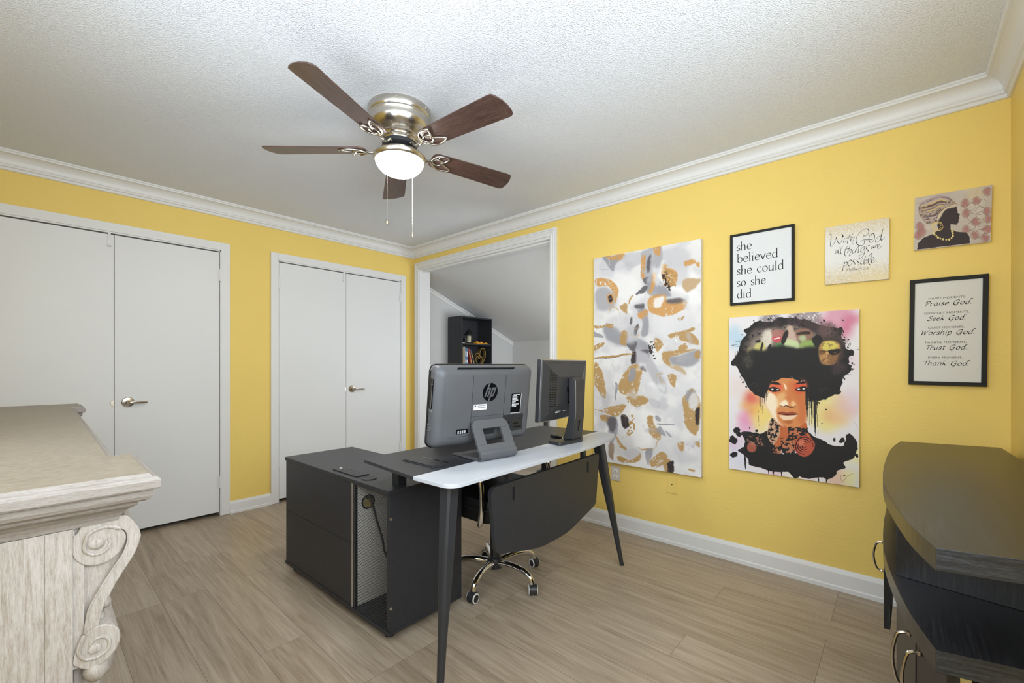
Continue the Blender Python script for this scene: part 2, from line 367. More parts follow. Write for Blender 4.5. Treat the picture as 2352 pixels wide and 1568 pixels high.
# closet doors
def lever(parent, y, z, k=1):
    b = MB(); b.lathe([(.034,0), (.034,.004), (.03,.009), (.014,.012), (.012,.03), (.0,.031)], (0, y, z), 'x', 28)
    P = spline([(.03, y, z), (.046, y+.002, z), (.05, y+.018, z+.001), (.046, y+.06, z-.001), (.04, y+.105*k, z-.003)], 6)
    n = len(P); b.tube(P, [.012-.006*i/(n-1) for i in range(n)], 12, flat=1.2)
    b.build('lever_handle', M['satin'], parent)
def hinge(parent, y, z, s):
    b = MB(); b.lathe([(.007,-.045), (.007,.045)], (.008, y, z), 'z', 12)
    for k in (-.027, -.009, .009, .027): b.lathe([(.0078,-.001), (.0078,.001)], (.008, y, z+k), 'z', 12)
    b.box(.0, .003, min(y, y+s*.02), max(y, y+s*.02), z-.042, z+.042); b.build('hinge', M['white'], parent)
def closet(name, y0, ym, y1, hy, hz, hinges, k):
    r = root(name)
    ch = MB(); cw = .058; zt = 2.093
    for p in ((y0-cw-.004, y0-.004, 0, zt), (y1+.004, y1+.004+cw, 0, zt)): ch.box(0, .013, p[0], p[1], p[2]+.002, p[3], .002)
    ch.box(0, .0132, y0-.004, y1+.004, zt-cw, zt, .002)
    for p in ((y0-.004, y0+.002), (y1-.002, y1+.004)): ch.box(-.1, .004, p[0], p[1], .002, 2.034)
    ch.box(-.1, .004, y0-.004, y1+.004, 2.026, 2.036)
    ch.build('door_casing', M['white'], r)
    for a, e in ((y0+.005, ym-.0015), (ym+.0015, y1-.005)):
        l = MB(); l.box(-.036, .001, a, e, .03, 2.018, .0025); l.build('door_leaf', M['doorw'], r)
    lever(r, hy, hz, k)
    l = MB(); l.prism([(ym-.0015-.017*math.sin(t), hz-.003+.022*math.cos(t)) for t in [PI*k/14 for k in range(15)]], .0005, .004, YZ, .001)
    l.build('dummy_catch', M['satin'], r)
    l = MB(); l.box(.001, .007, ym-.031, ym-.017, 1.945, 2.03, .002); l.ball((.006, ym-.024, 1.94), .008, .012, .008); l.build('flush_bolt', M['white'], r)
    for y, z, s in hinges: hinge(r, y, z, s)
    return r
closet('door_1', D1[0], -2.387, D1[1], -2.318, .905, [(-1.786, 1.843, -1), (-1.786, .262, -1)], .9)
closet('door_2', D2[0], -.767, D2[1], -.708, .93, [(-.175, 1.852, -1), (-.175, .307, -1), (-1.361, 1.843, 1), (-1.361, .34, 1)], 1)
# ================================================================ CEILING FAN
FC = (2.064, -1.562, CZ)
fan = thing('ceiling_fan', FC, 'five-blade ceiling fan with brushed nickel body and lit bowl, flush on the ceiling', 'ceiling fan')
b = MB(); b.lathe([(.08,0), (.149,0), (.149,-.03), (.146,-.034), (.1445,-.037), (.1465,-.041), (.1455,-.046), (.143,-.05), (.143,-.066), (.139,-.082), (.128,-.098), (.112,-.112), (.1,-.12), (.095,-.123), (.0955,-.128), (.091,-.132), (.087,-.14), (.088,-.144), (.082,-.148), (.079,-.156), (.05,-.156)], seg=64)
hous = b.build('motor_housing', M['nickel'], fan)
for k in range(6):
    a = math.radians(200+k*60); sb = MB(); sb.M = Matrix.Rotation(a, 4, 'Z'); sb.ball((.149, 0, -.012), .003, .0035, .0035, 8, 6); sb.build('screw', M['chrome'], hous)
b = MB(); b.lathe([(.05,-.156), (.083,-.157), (.083,-.172), (.074,-.178), (.03,-.178)], seg=48); b.build('flywheel', M['blackp'], fan)
b = MB(); b.lathe([(.038,-.17), (.038,-.19), (.052,-.194), (.078,-.199), (.104,-.207), (.119,-.216), (.1262,-.225), (.1255,-.234), (.121,-.242), (.116,-.246), (.112,-.24), (.05,-.22)], seg=64); b.build('light_fitter', M['nickel'], fan)
b = MB(); b.lathe([(.1155,-.243), (.113,-.256), (.104,-.273), (.088,-.29), (.066,-.302), (.038,-.309), (0,-.311)], seg=48, caps=False); b.build('glass_bowl', M['lit'], fan)
PH = -66.5
for i in range(5):
    R = Matrix.Rotation(math.radians(PH+72*i), 4, 'Z')
    tilt = Matrix.Translation((0,0,-.187)) @ Matrix.Rotation(math.radians(-12), 4, 'X')
    b = MB(); b.M = Matrix.Identity(4)
    out = [(.165,-.03), (.172,-.045), (.19,-.054)] + [(.42,-.062), (.6,-.066)] + [(.622,-.064), (.633,-.05), (.645,-.02), (.65,.012), (.648,.045), (.642,.062), (.628,.069)] + [(.42,.062), (.19,.054), (.172,.045), (.165,.03)]
    b.prism(out, -.003, .003, XY, .0015)
    bl = b.build('blade', M['walnut'], fan); bl.matrix_local = R @ tilt
    t = MB()
    t.tube(spline([(.05,0,.018), (.085,0,.012), (.11,.003,-.012), (.14,.004,-.014), (.17,0,-.008)], 6), .008, 10, flat=.8)
    q = -.009
    t.tube(spline([(.165,0,q), (.19,.035,q), (.235,.05,q), (.285,.036,q), (.25,.012,q), (.222,.004,q)], 6), .0048, 10)
    t.tube(spline([(.165,0,q), (.175,-.035,q), (.205,-.052,q), (.243,-.047,q), (.238,-.022,q), (.222,-.002,q)], 6), .0048, 10)
    t.tube(spline([(.175+.027*(1-math.cos(a)), .021*math.sin(a), q) for a in [2*PI*k/9 for k in range(9)]], 3, True), .004, 8, closed=True)
    for sx, sy in ((.2,.03), (.2,-.03), (.24,.01)): t.ball((sx, sy, -.005), .005, .005, .003, 8, 6)
    ir = t.build('blade_iron', M['nickel'], bl)
for dx, dy, z0, z1 in ((.055, -.105, -.24, -.567), (-.036, .1, -.24, -.563)):
    # two bead chains hanging past the bowl
    b = MB(); n = int((z0-z1)/.0065)
    for k in range(n): b.ball((dx, dy, z0-k*.0065), .0016, seg=6, rings=4)
    b.tube([(dx, dy, z0), (dx, dy, z1)], .0007, 5)
    ch = b.build('pull_chain', M['nickel'], fan)
    b = MB(); b.lathe([(0,.014), (.004,.012), (.0065,.002), (.0065,-.004), (.004,-.012), (0,-.014)], (dx, dy, z1-.008), seg=16); b.build('pull_knob', M['nickel'], ch)
# ================================================================ DESK (L-shaped, with its storage cabinet)
TH = math.radians(2.2)
desk = thing('office_desk', (2.46, -1.15, 0), 'L-shaped office desk with black and white top, storage cabinet and tapered legs', 'desk', TH)
def dl(x, y, z=0):   # world -> desk frame
    dx, dy = x-2.46, y+1.15; return (math.cos(TH)*dx+math.sin(TH)*dy, -math.sin(TH)*dx+math.cos(TH)*dy, z)
SX = .084
b = MB(); b.prism(round_poly([(SX, -.70), (SX, .69), (-.335, .69), (-.335, -.652)], [0, 0, .07, .04], 8), .7365, .75, XY, .0012)
top = b.build('desktop', M['black'], desk); top['label'] = 'dark rear part of the desktop'
fr = [(SX, -.70)] + round_poly([(SX, -.70), (.288, -.70), (.292, -.2)], [0, .055, 0], 10)[1:] + spline([(.2935, -.1), (.293, .1), (.289, .25), (.277, .4), (.257, .52), (.226, .62), (.205, .665)], 4) + [(.188, .682), (.16, .69), (SX, .69)]
b = MB(); b.prism(fr, .7365, .7502, XY, .0012)
b.build('desktop_front', M['whitel'], desk)['label'] = 'white bow-fronted strip of the desktop'
# frame rails under the top
b = MB(); b.box(-.16, -.12, -.46, .55, .694, .736); b.box(.1, .14, -.55, .6, .694, .736); b.box(-.12, .10, -.46, -.42, .694, .736); b.box(-.12, .10, .51, .55, .694, .736)
parts(b, 'frame_rail', M['blackm'], desk)
def leg(top, foot, name='leg'):
    rings = []
    T, F = Vector(top), Vector(foot)
    for k in range(9):
        t = k/8; c = T.lerp(F, t); r = .029*(1-t)+.0125*t if t < .55 else (.0196 - (t-.55)*.0175); p = 9 - 10*t if t < .7 else 2
        rg = []
        for j in range(20):
            a = 2*PI*j/20; cx, sx = math.cos(a), math.sin(a); e = (abs(cx)**p+abs(sx)**p)**(-1/p)
            rg.append((c.x+r*e*cx, c.y+r*e*sx, c.z))
        rings.append(rg)
    b = MB(); b.loft(rings); l = b.build(name, M['blackm'], desk)
    b = MB(); b.lathe([(.0125,0), (.0125,.012), (.011,.014)], (F.x, F.y, .0), seg=20); b.build('leg_cap', M['blackp'], l)
leg((.172, -.60, .7365), (dl(2.722, -1.846)[0], dl(2.722, -1.846)[1], .004))
leg((.148, .565, .7365), (dl(2.692, -.487)[0], dl(2.692, -.487)[1], .004))
leg((-.20, .565, .7365), (-.31, .655, .004))
# modesty panel
out = round_poly([(-.442, .675), (-.407, .408), (-.11, .338), (.12, .338), (.40, .408), (.436, .675)], [.04, .03, .07, .07, .03, .022], 8)
b = MB(); my = .0; 
def with_slots(outline, slots, t0, t1):
    bm = bmesh.new(); ed = []
    for loop in [outline]+slots:
        vs = [bm.verts.new((t0, u, v)) for u, v in loop]; ed += [bm.edges.new((vs[i], vs[(i+1) % len(vs)])) for i in range(len(vs))]
    bmesh.ops.triangle_fill(bm, use_beauty=True, use_dissolve=False, edges=ed)
    r = bmesh.ops.extrude_face_region(bm, geom=bm.faces[:]); 
    for v in r['geom']:
        if isinstance(v, bmesh.types.BMVert): v.co.x = t1
    bmesh.ops.recalc_face_normals(bm, faces=bm.faces[:]); return bm
def stadium(y, z0, z1, r): return [(y+r*math.cos(a), (z1-r)+r*math.sin(a)) for a in [PI*k/8 for k in range(9)]] + [(y+r*math.cos(a), (z0+r)+r*math.sin(a)) for a in [PI+PI*k/8 for k in range(9)]]
mx = dl(2.68, -1.15)[0]
b.bm(with_slots(out, [stadium(-.298, .592, .653, .0085), stadium(.312, .594, .653, .0085)], mx-.009, mx+.009))
pan = b.build('modesty_panel', M['black'], desk)
b = MB(); b.box(mx-.03, mx-.0095, -.31, -.285, .658, .736); b.box(mx-.03, mx-.0095, .30, .325, .658, .736)
parts(b, 'panel_bracket', M['blackm'], desk)
# cable flap in the desktop
b = MB(); c0 = dl(2.42, -1.668); b.M = Matrix.Translation((c0[0], c0[1], .75)) @ Matrix.Rotation(-TH*.6, 4, 'Z')
b.box(-.103, .103, -.052, .05, 0, .003, .001); b.box(-.097, .097, -.046, .028, .003, .0065, .001)
fl = b.build('cable_flap', M['black'], desk)
b = MB(); b.M = Matrix.Translation((c0[0], c0[1], .75)) @ Matrix.Rotation(-TH*.6, 4, 'Z'); b.box(-.088, .088, .031, .036, .0030, .0036); b.box(-.088, .088, .04, .046, .003, .0036); parts(b, 'brush_slot', M['blackg'], fl)
# storage cabinet
CA = math.radians(-1.45); cx, cy, _ = dl(2.32, -1.787)
cab = bpy.data.objects.new('storage_cabinet', None)
def cpart(b, name, m, parent=None, lab=None):
    if parent is None:
        o = b.build(name, m, desk, (cx, cy, 0), (0, 0, CA))
    else: o = b.build(name, m, parent)
    if lab: o['label'] = lab
    return o
bpy.data.objects.remove(cab)
L, Dp, H = 1.03, .405, .635
b = MB(); b.box(-L, 0, .008, Dp-.0, .035, .05, .001)            # floor board
b.box(-.016, -.0015, .005, Dp, .05, H-.018, .0008)               # right end
b.box(-L+.0015, -L+.016, .005, Dp, .05, H-.018, .0008)           # left end
b.box(-.30, -.285, .02, Dp-.005, .05, H-.018)                      # divider
b.box(-L, -.0, 0, .016, .034, .05, .001)
body = cpart(b, 'storage_cabinet', M['black'])
b = MB(); b.box(-L-.001, .001, -.002, Dp+.002, H-.018, H, .0012); cpart(b, 'cabinet_top', M['black'], body)
b = MB(); b.box(-L+.016, -.306, .003, .018, .338, H-.019, .0012); b.build('front_panel', M['black'], body)
b = MB(); b.box(-L+.016, -.306, .003, .018, .051, .336, .0012); b.build('front_panel', M['black'], body)
b = MB(); b.box(-.305, -.291, .001, .013, .051, H-.019, .0015); b.build('trim_strip', M['alu'], body)['label'] = 'bright aluminium upright strip'
b = MB(); b.box(-.2845, -.283, .022, Dp-.008, .052, H-.02); b.build('divider_face', M['greyface'], body)
b = MB(); b.box(-.284, -.016, Dp-.012, Dp-.006, .05, H-.018); b.build('back_board', M['brownb'], body)
for x in (-.06, -L+.06):
    for y in (.045, Dp-.045):
        b = MB(); b.lathe([(.02,0), (.022,.004), (.022,.03), (.019,.035)], (x, y, 0), seg=24); b.build('foot', M['blackp'], body)
# expanded-metal mesh panel
b = MB(); x0, x1, z0, z1 = -.288, -.018, .052, H-.02
b.box(x0, x0+.012, .0045, .008, z0, z1); b.box(x1-.004, x1+.002, .0045, .008, z0, z1); b.box(x0, x1, .0045, .008, z0, z0+.004); b.box(x0, x1, .0045, .008, z1-.004, z1)
st = .0125; W = x1-x0; Hh = z1-z0; sl = .62; k = -int(W*sl/st)-1
ww = .0021
while k*st < Hh+W*sl:
    for sgn in (1, -1):
        c = z0+k*st if sgn == 1 else z0+k*st+W*sl*0
        pts = []
        # line z = c + sgn*sl*(x-x0) (sgn=-1 starts higher)
        zz0 = c if sgn == 1 else c
        xa, za, xb, zb = x0, zz0, x1, zz0+sgn*sl*W
        t0, t1 = 0., 1.
        dz = zb-za
        for lo, s_ in ((z0, 1), (z1, -1)):
            A = (lo-za)/dz
            if s_*dz > 0: t0 = max(t0, A)
            else: t1 = min(t1, A)
        if t1-t0 > .01:
            p = (x0+W*t0, za+dz*t0); q = (x0+W*t1, za+dz*t1)
            b.add([(p[0], .006+.0006*sgn, p[1]-ww/2), (q[0], .006+.0006*sgn, q[1]-ww/2), (q[0], .006+.0006*sgn, q[1]+ww/2), (p[0], .006+.0006*sgn, p[1]+ww/2)], [[0,1,2,3]])
    k += 1
b.build('mesh_panel', M['blackm'], body)
# cord port and cords inside the cabinet
b = MB(); b.lathe([(.034,-.002), (.034,.0012), (.026,.0012), (.026,-.002)], (-.283, .075, .517), 'x', 28); cp_ = b.build('cord_port', M['blackp'], body); b = MB(); b.lathe([(.026,.0012), (0,.0012)], (-.283, .075, .517), 'x', 28, caps=False); b.build('port_opening', M['portin'], cp_)
b = MB(); P = spline([(-.279, .068, .535), (-.262, .07, .545), (-.245, .075, .515), (-.225, .085, .44), (-.205, .1, .36), (-.195, .11, .29), (-.13, .12, .235), (-.05, .13, .20)], 8)
b.tube(P, .0052, 8); b.build('power_cord', M['blackp'], body)
b = MB(); b.tube(spline([(-.2, .1, .06), (-.14, .09, .13), (-.09, .1, .17), (-.03, .12, .185)], 8), .003, 8); b.build('power_cord', M['blackp'], body)
for z in (.517, .145):
    b = MB(); b.lathe([(.0065,0), (.006,.0015), (.003,.002), (0,.0012)], (-.0015, .012, z), 'x', 16); b.build('cam_screw', M['chrome'], body)
# socket strip and grommet on the cabinet top
def cl(x, y):  # world -> cabinet frame
    q = dl(x, y); dx, dy = q[0]-cx, q[1]-cy; c, s = math.cos(-CA), math.sin(-CA); return (c*dx-s*dy, s*dx+c*dy)
sx, sy = cl(1.90, -1.731)
b = MB(); b.box(sx-.113, sx+.113, sy-.033, sy+.033, H, H+.005, .0015); ss = b.build('socket_strip', M['blackp'], body)
b = MB()
for i in range(4):
    q = sx-.055+i*.04
    for px, py in ((-.008,.006), (.008,.006), (0,-.008)): b.box(q+px-.0022, q+px+.0022, sy+py-.005, sy+py+.005, H+.005, H+.0056)
    b.box(q-.016, q+.016, sy-.018, sy-.0165, H+.005, H+.0057); b.box(q-.016, q+.016, sy+.0165, sy+.018, H+.005, H+.0057)
b.build('socket', M['blackg'], ss)
b = MB(); b.box(sx-.1, sx-.088, sy-.006, sy+.006, H+.005, H+.007, .001); b.build('switch', M['whitep'], ss)
gx, gy = cl(2.076, -1.733)
b = MB(); b.lathe([(.034,0), (.034,.003), (.030,.0042), (.026,.003), (.0,.003)], (gx, gy, H), seg=32); b.box(gx-.02, gx+.02, gy-.004, gy+.004, H+.003, H+.0036); b.build('cable_grommet', M['blackp'], body)
px_, py_ = cl(2.228, -1.706)
b = MB(); b.box(px_-.003, px_+.041, py_-.003, py_+.041, H, .736, .001); b.build('support_post', M['blackm'], desk, (cx, cy, 0), (0, 0, CA))
# ================================================================ ALL-IN-ONE COMPUTER
ps = (2.497, -1.414)
pc = thing('desktop_computer', (2.56, -1.424, .75), 'charcoal all-in-one computer seen from behind, round logo on its back, on the desk', 'computer', -.141)
TM = Matrix.Translation((-.061, .0, .231)) @ Matrix.Rotation(.127, 4, 'Y')
def rr(w, h, x, r, ins=0): return [(x, u, v) for u, v in rrect(-w/2+ins, w/2-ins, -h/2+ins, h/2-ins, max(r-ins*.4, .006), 6)]
b = MB(); b.M = TM
b.loft([rr(.54,.354,-.0181,.03,.003), rr(.54,.354,-.004,.03,.004), rr(.54,.354,.012,.03,.009), rr(.54,.354,.022,.032,.018), rr(.54,.354,.028,.034,.03), rr(.54,.354,.030,.034,.042)])
scr = b.build('housing', M['greyp'], pc)
b = MB(); b.M = TM; b.loft([rr(.54,.354,-.034,.03,.006), rr(.54,.354,-.031,.03,0), rr(.54,.354,-.02,.03,0), rr(.54,.354,-.018,.03,.003)]); b.build('bezel', M['blackg'], pc)
def patch(name, y0, y1, z0, z1, x, m, parent=scr, t=.0006, r=0):
    b = MB(); b.M = TM
    if r: b.prism(rrect(y0, y1, z0, z1, r, 5), x, x+t, YZ)
    else: b.box(x, x+t, y0, y1, z0, z1)
    return b.build(name, m, parent)
b = MB(); b.M = TM; b.box(-.0345, -.0342, -.255, .255, -.13, .165); b.build('screen', M['blackg'], scr)
bx = .030
b = MB(); b.M = TM
for y in (-.086, .093): b.box(bx-.001, bx+.0002, y-.0007, y+.0007, -.13, .135)
b.box(bx-.001, bx+.0002, -.086, .093, -.047, -.0462); b.box(bx-.001, bx+.0002, -.2, -.086, -.1285, -.1277)
b.build('panel_seam', M['blackg'], scr)
b = MB(); b.M = TM; b.lathe([(.0415,bx), (.0415,bx+.0008), (0,bx+.0008)], (0, .008, .0585), 'x', 48)
lg = b.build('logo_disc', M['blackg'], scr)
# slanted two-letter mark cut into the disc
b = MB(); b.M = TM @ Matrix.Translation((bx+.0009, .008, .0585)); sh = lambda u, v: (u+.36*v, v)
def bar(P): b.prism([sh(*p) for p in P], 0, .0007, YZ)
wd = .0078
bar([(-.0245,-.0205), (-.0245+wd,-.0205), (-.0245+wd,.0415), (-.0245,.0415)])          # h stem up to the rim
bar([(-.0245+wd,.013), (-.006,.013), (-.006,.0205), (-.0245+wd,.0205)]); bar([(-.0095,-.0205), (-.0095+wd,-.0205), (-.0095+wd,.0145), (-.006,.0205), (-.0095,.0205)])
bar([(.004,-.0415), (.004+wd,-.0415), (.004+wd,.0205), (.004,.0205)])                    # p stem down to the rim
bar([(.004+wd,.0135), (.019,.0135), (.0255,.0205), (.004+wd,.0205)]); bar([(.004+wd,-.0205), (.0225,-.0205), (.019,-.0135), (.004+wd,-.0135)])
bar([(.0185,-.0175), (.0225,-.0205), (.0262,-.016), (.0262,.015), (.0255,.0205), (.0185,.0145)])
b.build('logo_letters', M['greyp'], lg)
wl = patch('sticker', -.076, -.006, -.0185, .0065, bx, M['label'])
b = MB(); b.M = TM
for z in (.0, -.008): b.box(bx+.0007, bx+.0009, -.055, -.012, z-.0015, z+.0005)
b.box(bx+.0007, bx+.0009, -.072, -.064, -.004, .003); b.build('sticker_print', M['ink2'], wl)
bl_ = patch('sticker', .134, .195, -.047, .045, bx, M['blackg'])
b = MB(); b.M = TM; random.seed(3)
for i in range(11):
    z = .040-i*.0055; y = .140 if i else .146
    b.box(bx+.0007, bx+.0009, y, y+random.uniform(.02,.045) if i != 0 else .185, z-.0016, z+.0012)
b.box(bx+.0007, bx+.0009, .1925, .1945, -.046, .044); b.box(bx+.0007, bx+.0009, .135, .1945, -.0468, -.0448); b.build('sticker_print', M['label'], bl_)
b2 = patch('sticker', -.158, -.096, -.117, -.097, bx, M['blackg'])
b = MB(); b.M = TM
for i in range(4):
    for j in range(4): b.box(bx+.0007, bx+.0009, -.15+j*.011, -.15+j*.011+.007, -.103-i*.0035-.0012, -.103-i*.0035+.0006)
b.build('sticker_print', M['label'], b2)
b = MB(); b.M = TM
pr = patch('port_recess', .092, .219, -.131, -.052, bx-.0, M['blackp'], t=.0005)
b.box(bx+.0005, bx+.002, .215, .219, -.131, -.052); b.box(bx+.0005, bx+.002, .13, .219, -.1325, -.130); b.build('recess_rim', M['greyp'], pr)
b = MB(); b.M = TM
for y, z, w_, h_ in ((.155,-.095,.03,.008), (.16,-.112,.045,.006), (.19,-.073,.006,.006), (.125,-.088,.007,.007), (.125,-.104,.005,.005)): b.box(bx+.0006, bx+.003, y, y+w_, z-h_/2, z+h_/2)
parts(b, 'port', M['chrome'], pr)
# vents, drive and card slots on the edges
b = MB(); b.M = TM @ Matrix.Translation((.0225, 0, .160)) @ Matrix.Rotation(math.radians(-50), 4, 'Y')
b.box(-.010, .010, -.168, .14, -.0005, .0012)
vt = b.build('vent', M['blackg'], scr)
b = MB(); b.M = TM @ Matrix.Translation((.0225, 0, .160)) @ Matrix.Rotation(math.radians(-50), 4, 'Y')
for k in range(40): b.box(-.009, .009, -.164+k*.0076, -.1598+k*.0076, .001, .0034)
b.build('vent_bar', M['greyp'], vt)
b = MB(); b.M = TM; b.box(-.016, .004, -.2712, -.2650, -.005, .118, .0015); ds = b.build('disc_drive', M['blackg'], scr)
b = MB(); b.M = TM; b.box(.0025, .004, -.2716, -.2705, .0, .115); b.box(-.002, .006, -.272, -.270, .095, .099); b.build('drive_edge', M['alu'], ds)
b = MB(); b.M = TM
for z, k in ((-.014,1), (-.073,1), (-.0855,1), (-.0975,.5)): b.box(-.016, .002, -.2708, -.266, z-.0012*k, z+.0012*k); b.ball((.005, -.268, z), .0018, seg=8, rings=6)
parts(b, 'port', M['alu'], scr)
# row of certification marks along the bottom
b = MB(); b.M = TM @ Matrix.Translation((.0253, 0, -.1485)) @ Matrix.Rotation(math.radians(24), 4, 'Y'); random.seed(5)
b.lathe([(.005,.0), (.005,.0006), (0,.0006)], (0, -.222, 0), 'x', 20)
for i in range(15):
    y = -.208+i*.0075; h_ = random.choice((.0022, .0030, .0016)); b.box(0, .0006, y, y+random.uniform(.0035,.006), .0015-h_/2, .0015+h_)
    if i < 9: b.box(0, .0006, y+.002, y+.005, -.0065, -.0045)
b.build('print_row', M['label'], scr)
b = MB(); b.M = TM @ Matrix.Translation((.0253, 0, -.1485)) @ Matrix.Rotation(math.radians(24), 4, 'Y')
for i in range(8): b.box(0, .0006, .135+i*.0095, .135+i*.0095+.007, .004, .0065)
for i in range(5): b.box(0, .0006, .145+i*.0125, .145+i*.0125+.009, -.003, -.001)
b.build('print_row', M['label'], scr)
# bent stand: upper plate with a window, round bend, flat foot
def stand_profile():
    c = []                                          # centre line in (x, z), from the housing down round the bend to the foot tip
    c += [(-.028, .163), (-.013, .136), (.005, .104), (.021, .073), (.034, .047)]
    c += [(.036+.016*math.cos(a)-.004, .0275+.020*math.sin(a)) for a in [math.radians(q) for q in (25, 0, -25, -50, -75, -90)]]
    c += [(.0, .0072), (-.06, .0068), (-.12, .0056), (-.165, .0042)]
    return spline(c, 4)
cl_ = stand_profile(); Wd = .196
b = MB(); n = len(cl_)
def strip(y0, y1, i0, i1, th, ins=()):
    rings = []
    for i in range(i0, i1+1):
        x, z = cl_[i]; a = Vector(cl_[max(i-1, 0)]); e = Vector(cl_[min(i+1, n-1)]); t = (e-a).normalized(); nx, nz = -t.y, t.x
        k = th if i < n*.68 else th*max(.45, 1-(i-n*.68)/(n*.32)*.6)
        e_ = ins[i-i0] if i-i0 < len(ins) else 0; a_, b_ = y0+e_, y1-e_
        rings.append([(x+nx*k, a_, max(z+nz*k, .0005)), (x+nx*k, b_, max(z+nz*k, .0005)), (x-nx*k, b_, max(z-nz*k, .0005)), (x-nx*k, a_, max(z-nz*k, .0005))])
    b.loft(rings, smooth=False)
i_a = 5; i_b = 13
strip(-Wd/2, Wd/2, 0, i_a, .0065, (.022, .012, .006, .002))
strip(-Wd/2, -.05, i_a, i_b, .0065); strip(.05, Wd/2, i_a, i_b, .0065)
strip(-Wd/2, Wd/2, i_b, n-1, .0065)
sd = b.build('stand', M['greyp'], pc)
bv = sd.modifiers.new('round', 'BEVEL'); bv.width = .0025; bv.segments = 2; bv.limit_method = 'ANGLE'
b = MB(); b.M = TM; b.box(.026, .036, -.045, .045, -.13, -.09, .003); b.build('hinge_block', M['blackp'], pc)
# ================================================================ SECOND MONITOR
mo = thing('monitor', (2.58, -.862, .75), 'black flat monitor seen from behind on a slanted stand, far end of the desk', 'monitor', .109)
TM2 = Matrix.Translation((-.033, -.008, .278)) @ Matrix.Rotation(.05, 4, 'Y')
b = MB(); b.M = TM2; w2, h2 = .488, .310
b.box(-.014, .010, -w2/2, w2/2, -h2/2, h2/2, .003); mh = b.build('bezel', M['blackp'], mo)
b = MB(); b.M = TM2; b.box(-.0145, -.0141, -w2/2+.016, w2/2-.016, -h2/2+.016, h2/2-.016); b.build('screen', M['blackg'], mh)
b = MB(); b.M = TM2; b.box(.0095, .0112, -w2/2-.0004, w2/2+.0004, -h2/2-.0004, h2/2+.0004, .0006); b.build('seam_strip', M['alu'], mh)
q4 = lambda y, z, x, zo=0: [(x,-y,-z+zo), (x,y,-z+zo), (x,y,z+zo), (x,-y,z+zo)]
b = MB(); b.M = TM2; b.loft([q4(w2/2-.003, h2/2-.003, .011), q4(w2/2-.006, h2/2-.006, .016), q4(.132, .075, .046), q4(.126, .069, .048)], smooth=False); bc = b.build('back_shell', M['greyd'], mo)
# vent slots on the sloping side of the back shell
P0, P1 = Vector((.0165, -.232, 0)), Vector((.0445, -.136, 0)); d = (P1-P0).normalized(); nrm = Vector((d.y, -d.x, 0)); nrm = -nrm if nrm.x < 0 else nrm
for side in (1, -1):
    b = MB(); b.M = TM2 @ Matrix.Diagonal((1, side, 1, 1))
    for i in range(33):
        z = -.1360+i*.0085
        for j in range(5):
            s0 = .004+j*.0188; s1 = s0+.0155; lim = .143-.066*(s1/.098)
            if abs(z) > lim: continue
            A = P0+d*s0+nrm*.0002; B = P0+d*s1+nrm*.0002; C_ = nrm*.0006
            b.add([(A.x,A.y,z-.0016), (B.x,B.y,z-.0016), (B.x,B.y,z+.0016), (A.x,A.y,z+.0016), (A.x+C_.x,A.y+C_.y,z-.0016), (B.x+C_.x,B.y+C_.y,z-.0016), (B.x+C_.x,B.y+C_.y,z+.0016), (A.x+C_.x,A.y+C_.y,z+.0016)], [[3,2,1,0],[4,5,6,7],[0,1,5,4],[2,3,7,6],[1,2,6,5],[0,4,7,3]])
    b.build('vent_slots', M['blackg'], bc)
for sy in (-1, 1):
    b = MB(); b.M = TM2 @ Matrix.Translation((.0195, 0, .1335)) @ Matrix.Rotation(math.radians(-66), 4, 'Y')
    for k in range(44):
        y = -.195+k*.0088
        if y*sy < .032: continue
        b.box(-.008, .008, y, y+.004, -.0004, .0006)
    b.build('top_vents', M['blackg'], bc)
b = MB(); b.M = TM2
for y0, y1, z in ((-.122,-.07,-.105), (-.06,-.05,-.1), (-.045,-.005,-.1), (-.122,-.08,-.112), (-.045,0,-.108)): b.box(.0325-.28*(abs(z)-.1), .0345-.28*(abs(z)-.1), y0, y1, z-.003, z+.003)
b.build('port_label', M['label'], bc)
b = MB(); b.M = TM2; b.lathe([(.016,.048), (.016,.054), (.012,.055), (0,.052)], (0, -.03, .005), 'x', 20); b.box(.048, .051, -.028, -.012, -.07, -.058); parts(b, 'lock_port', M['blackg'], bc)
# stand: upright, slanted neck, base
b = MB()
up = [(.022, .335), (.052, .338), (.060, .330), (.062, .16), (.058, .12), (.046, .018), (-.012, .018), (.006, .08), (.016, .125), (.022, .15)]
b.prism(up, -.042, .062, XZ, .004); ne = b.build('stand_neck', M['blackp'], mo)
ne['label'] = 'upright monitor stand with slanted neck'
b = MB(); b.tube([(.0615, -.041, .325), (.0625, -.041, .165), (.059, -.041, .122)], .0016, 6); b.build('edge_strip', M['alu'], ne)
b = MB(); b.box(.0, .035, .0625, .078, .2, .275, .004); b.build('height_clip', M['blackp'], ne)
b = MB(); sl_ = Matrix.Translation((.0545, .02, .088)) @ Matrix.Rotation(math.radians(7), 4, 'Y'); b.M = sl_; b.box(-.003, .004, -.012, .012, -.028, .03, .002); b.build('cable_slot', M['blackg'], ne)
b = MB(); b.prism([(-.045, -.128), (.022, -.148), (.032, -.143), (.064, .02), (.058, .05), (.006, .156), (-.03, .170), (-.055, .155), (-.03, .04), (-.028, -.02), (-.06, -.11)], 0, .017, XY, .004)
bs = b.build('stand_base', M['blackp'], mo)
pen = thing('marker', (2.472, -.822, .7592), 'short black rod lying on the desk beside the monitor base', 'marker', math.radians(-24))
b = MB(); b.lathe([(0,-.062), (.008,-.06), (.009,-.055), (.009,.05), (.007,.062), (0,.062)], (0,0,0), 'x', 18); b.build('barrel', M['blackg'], pen)
b = MB(); b.box(.058, .064, -.004, .004, -.004, .004, .001); b.build('tip', M['label'], pen)
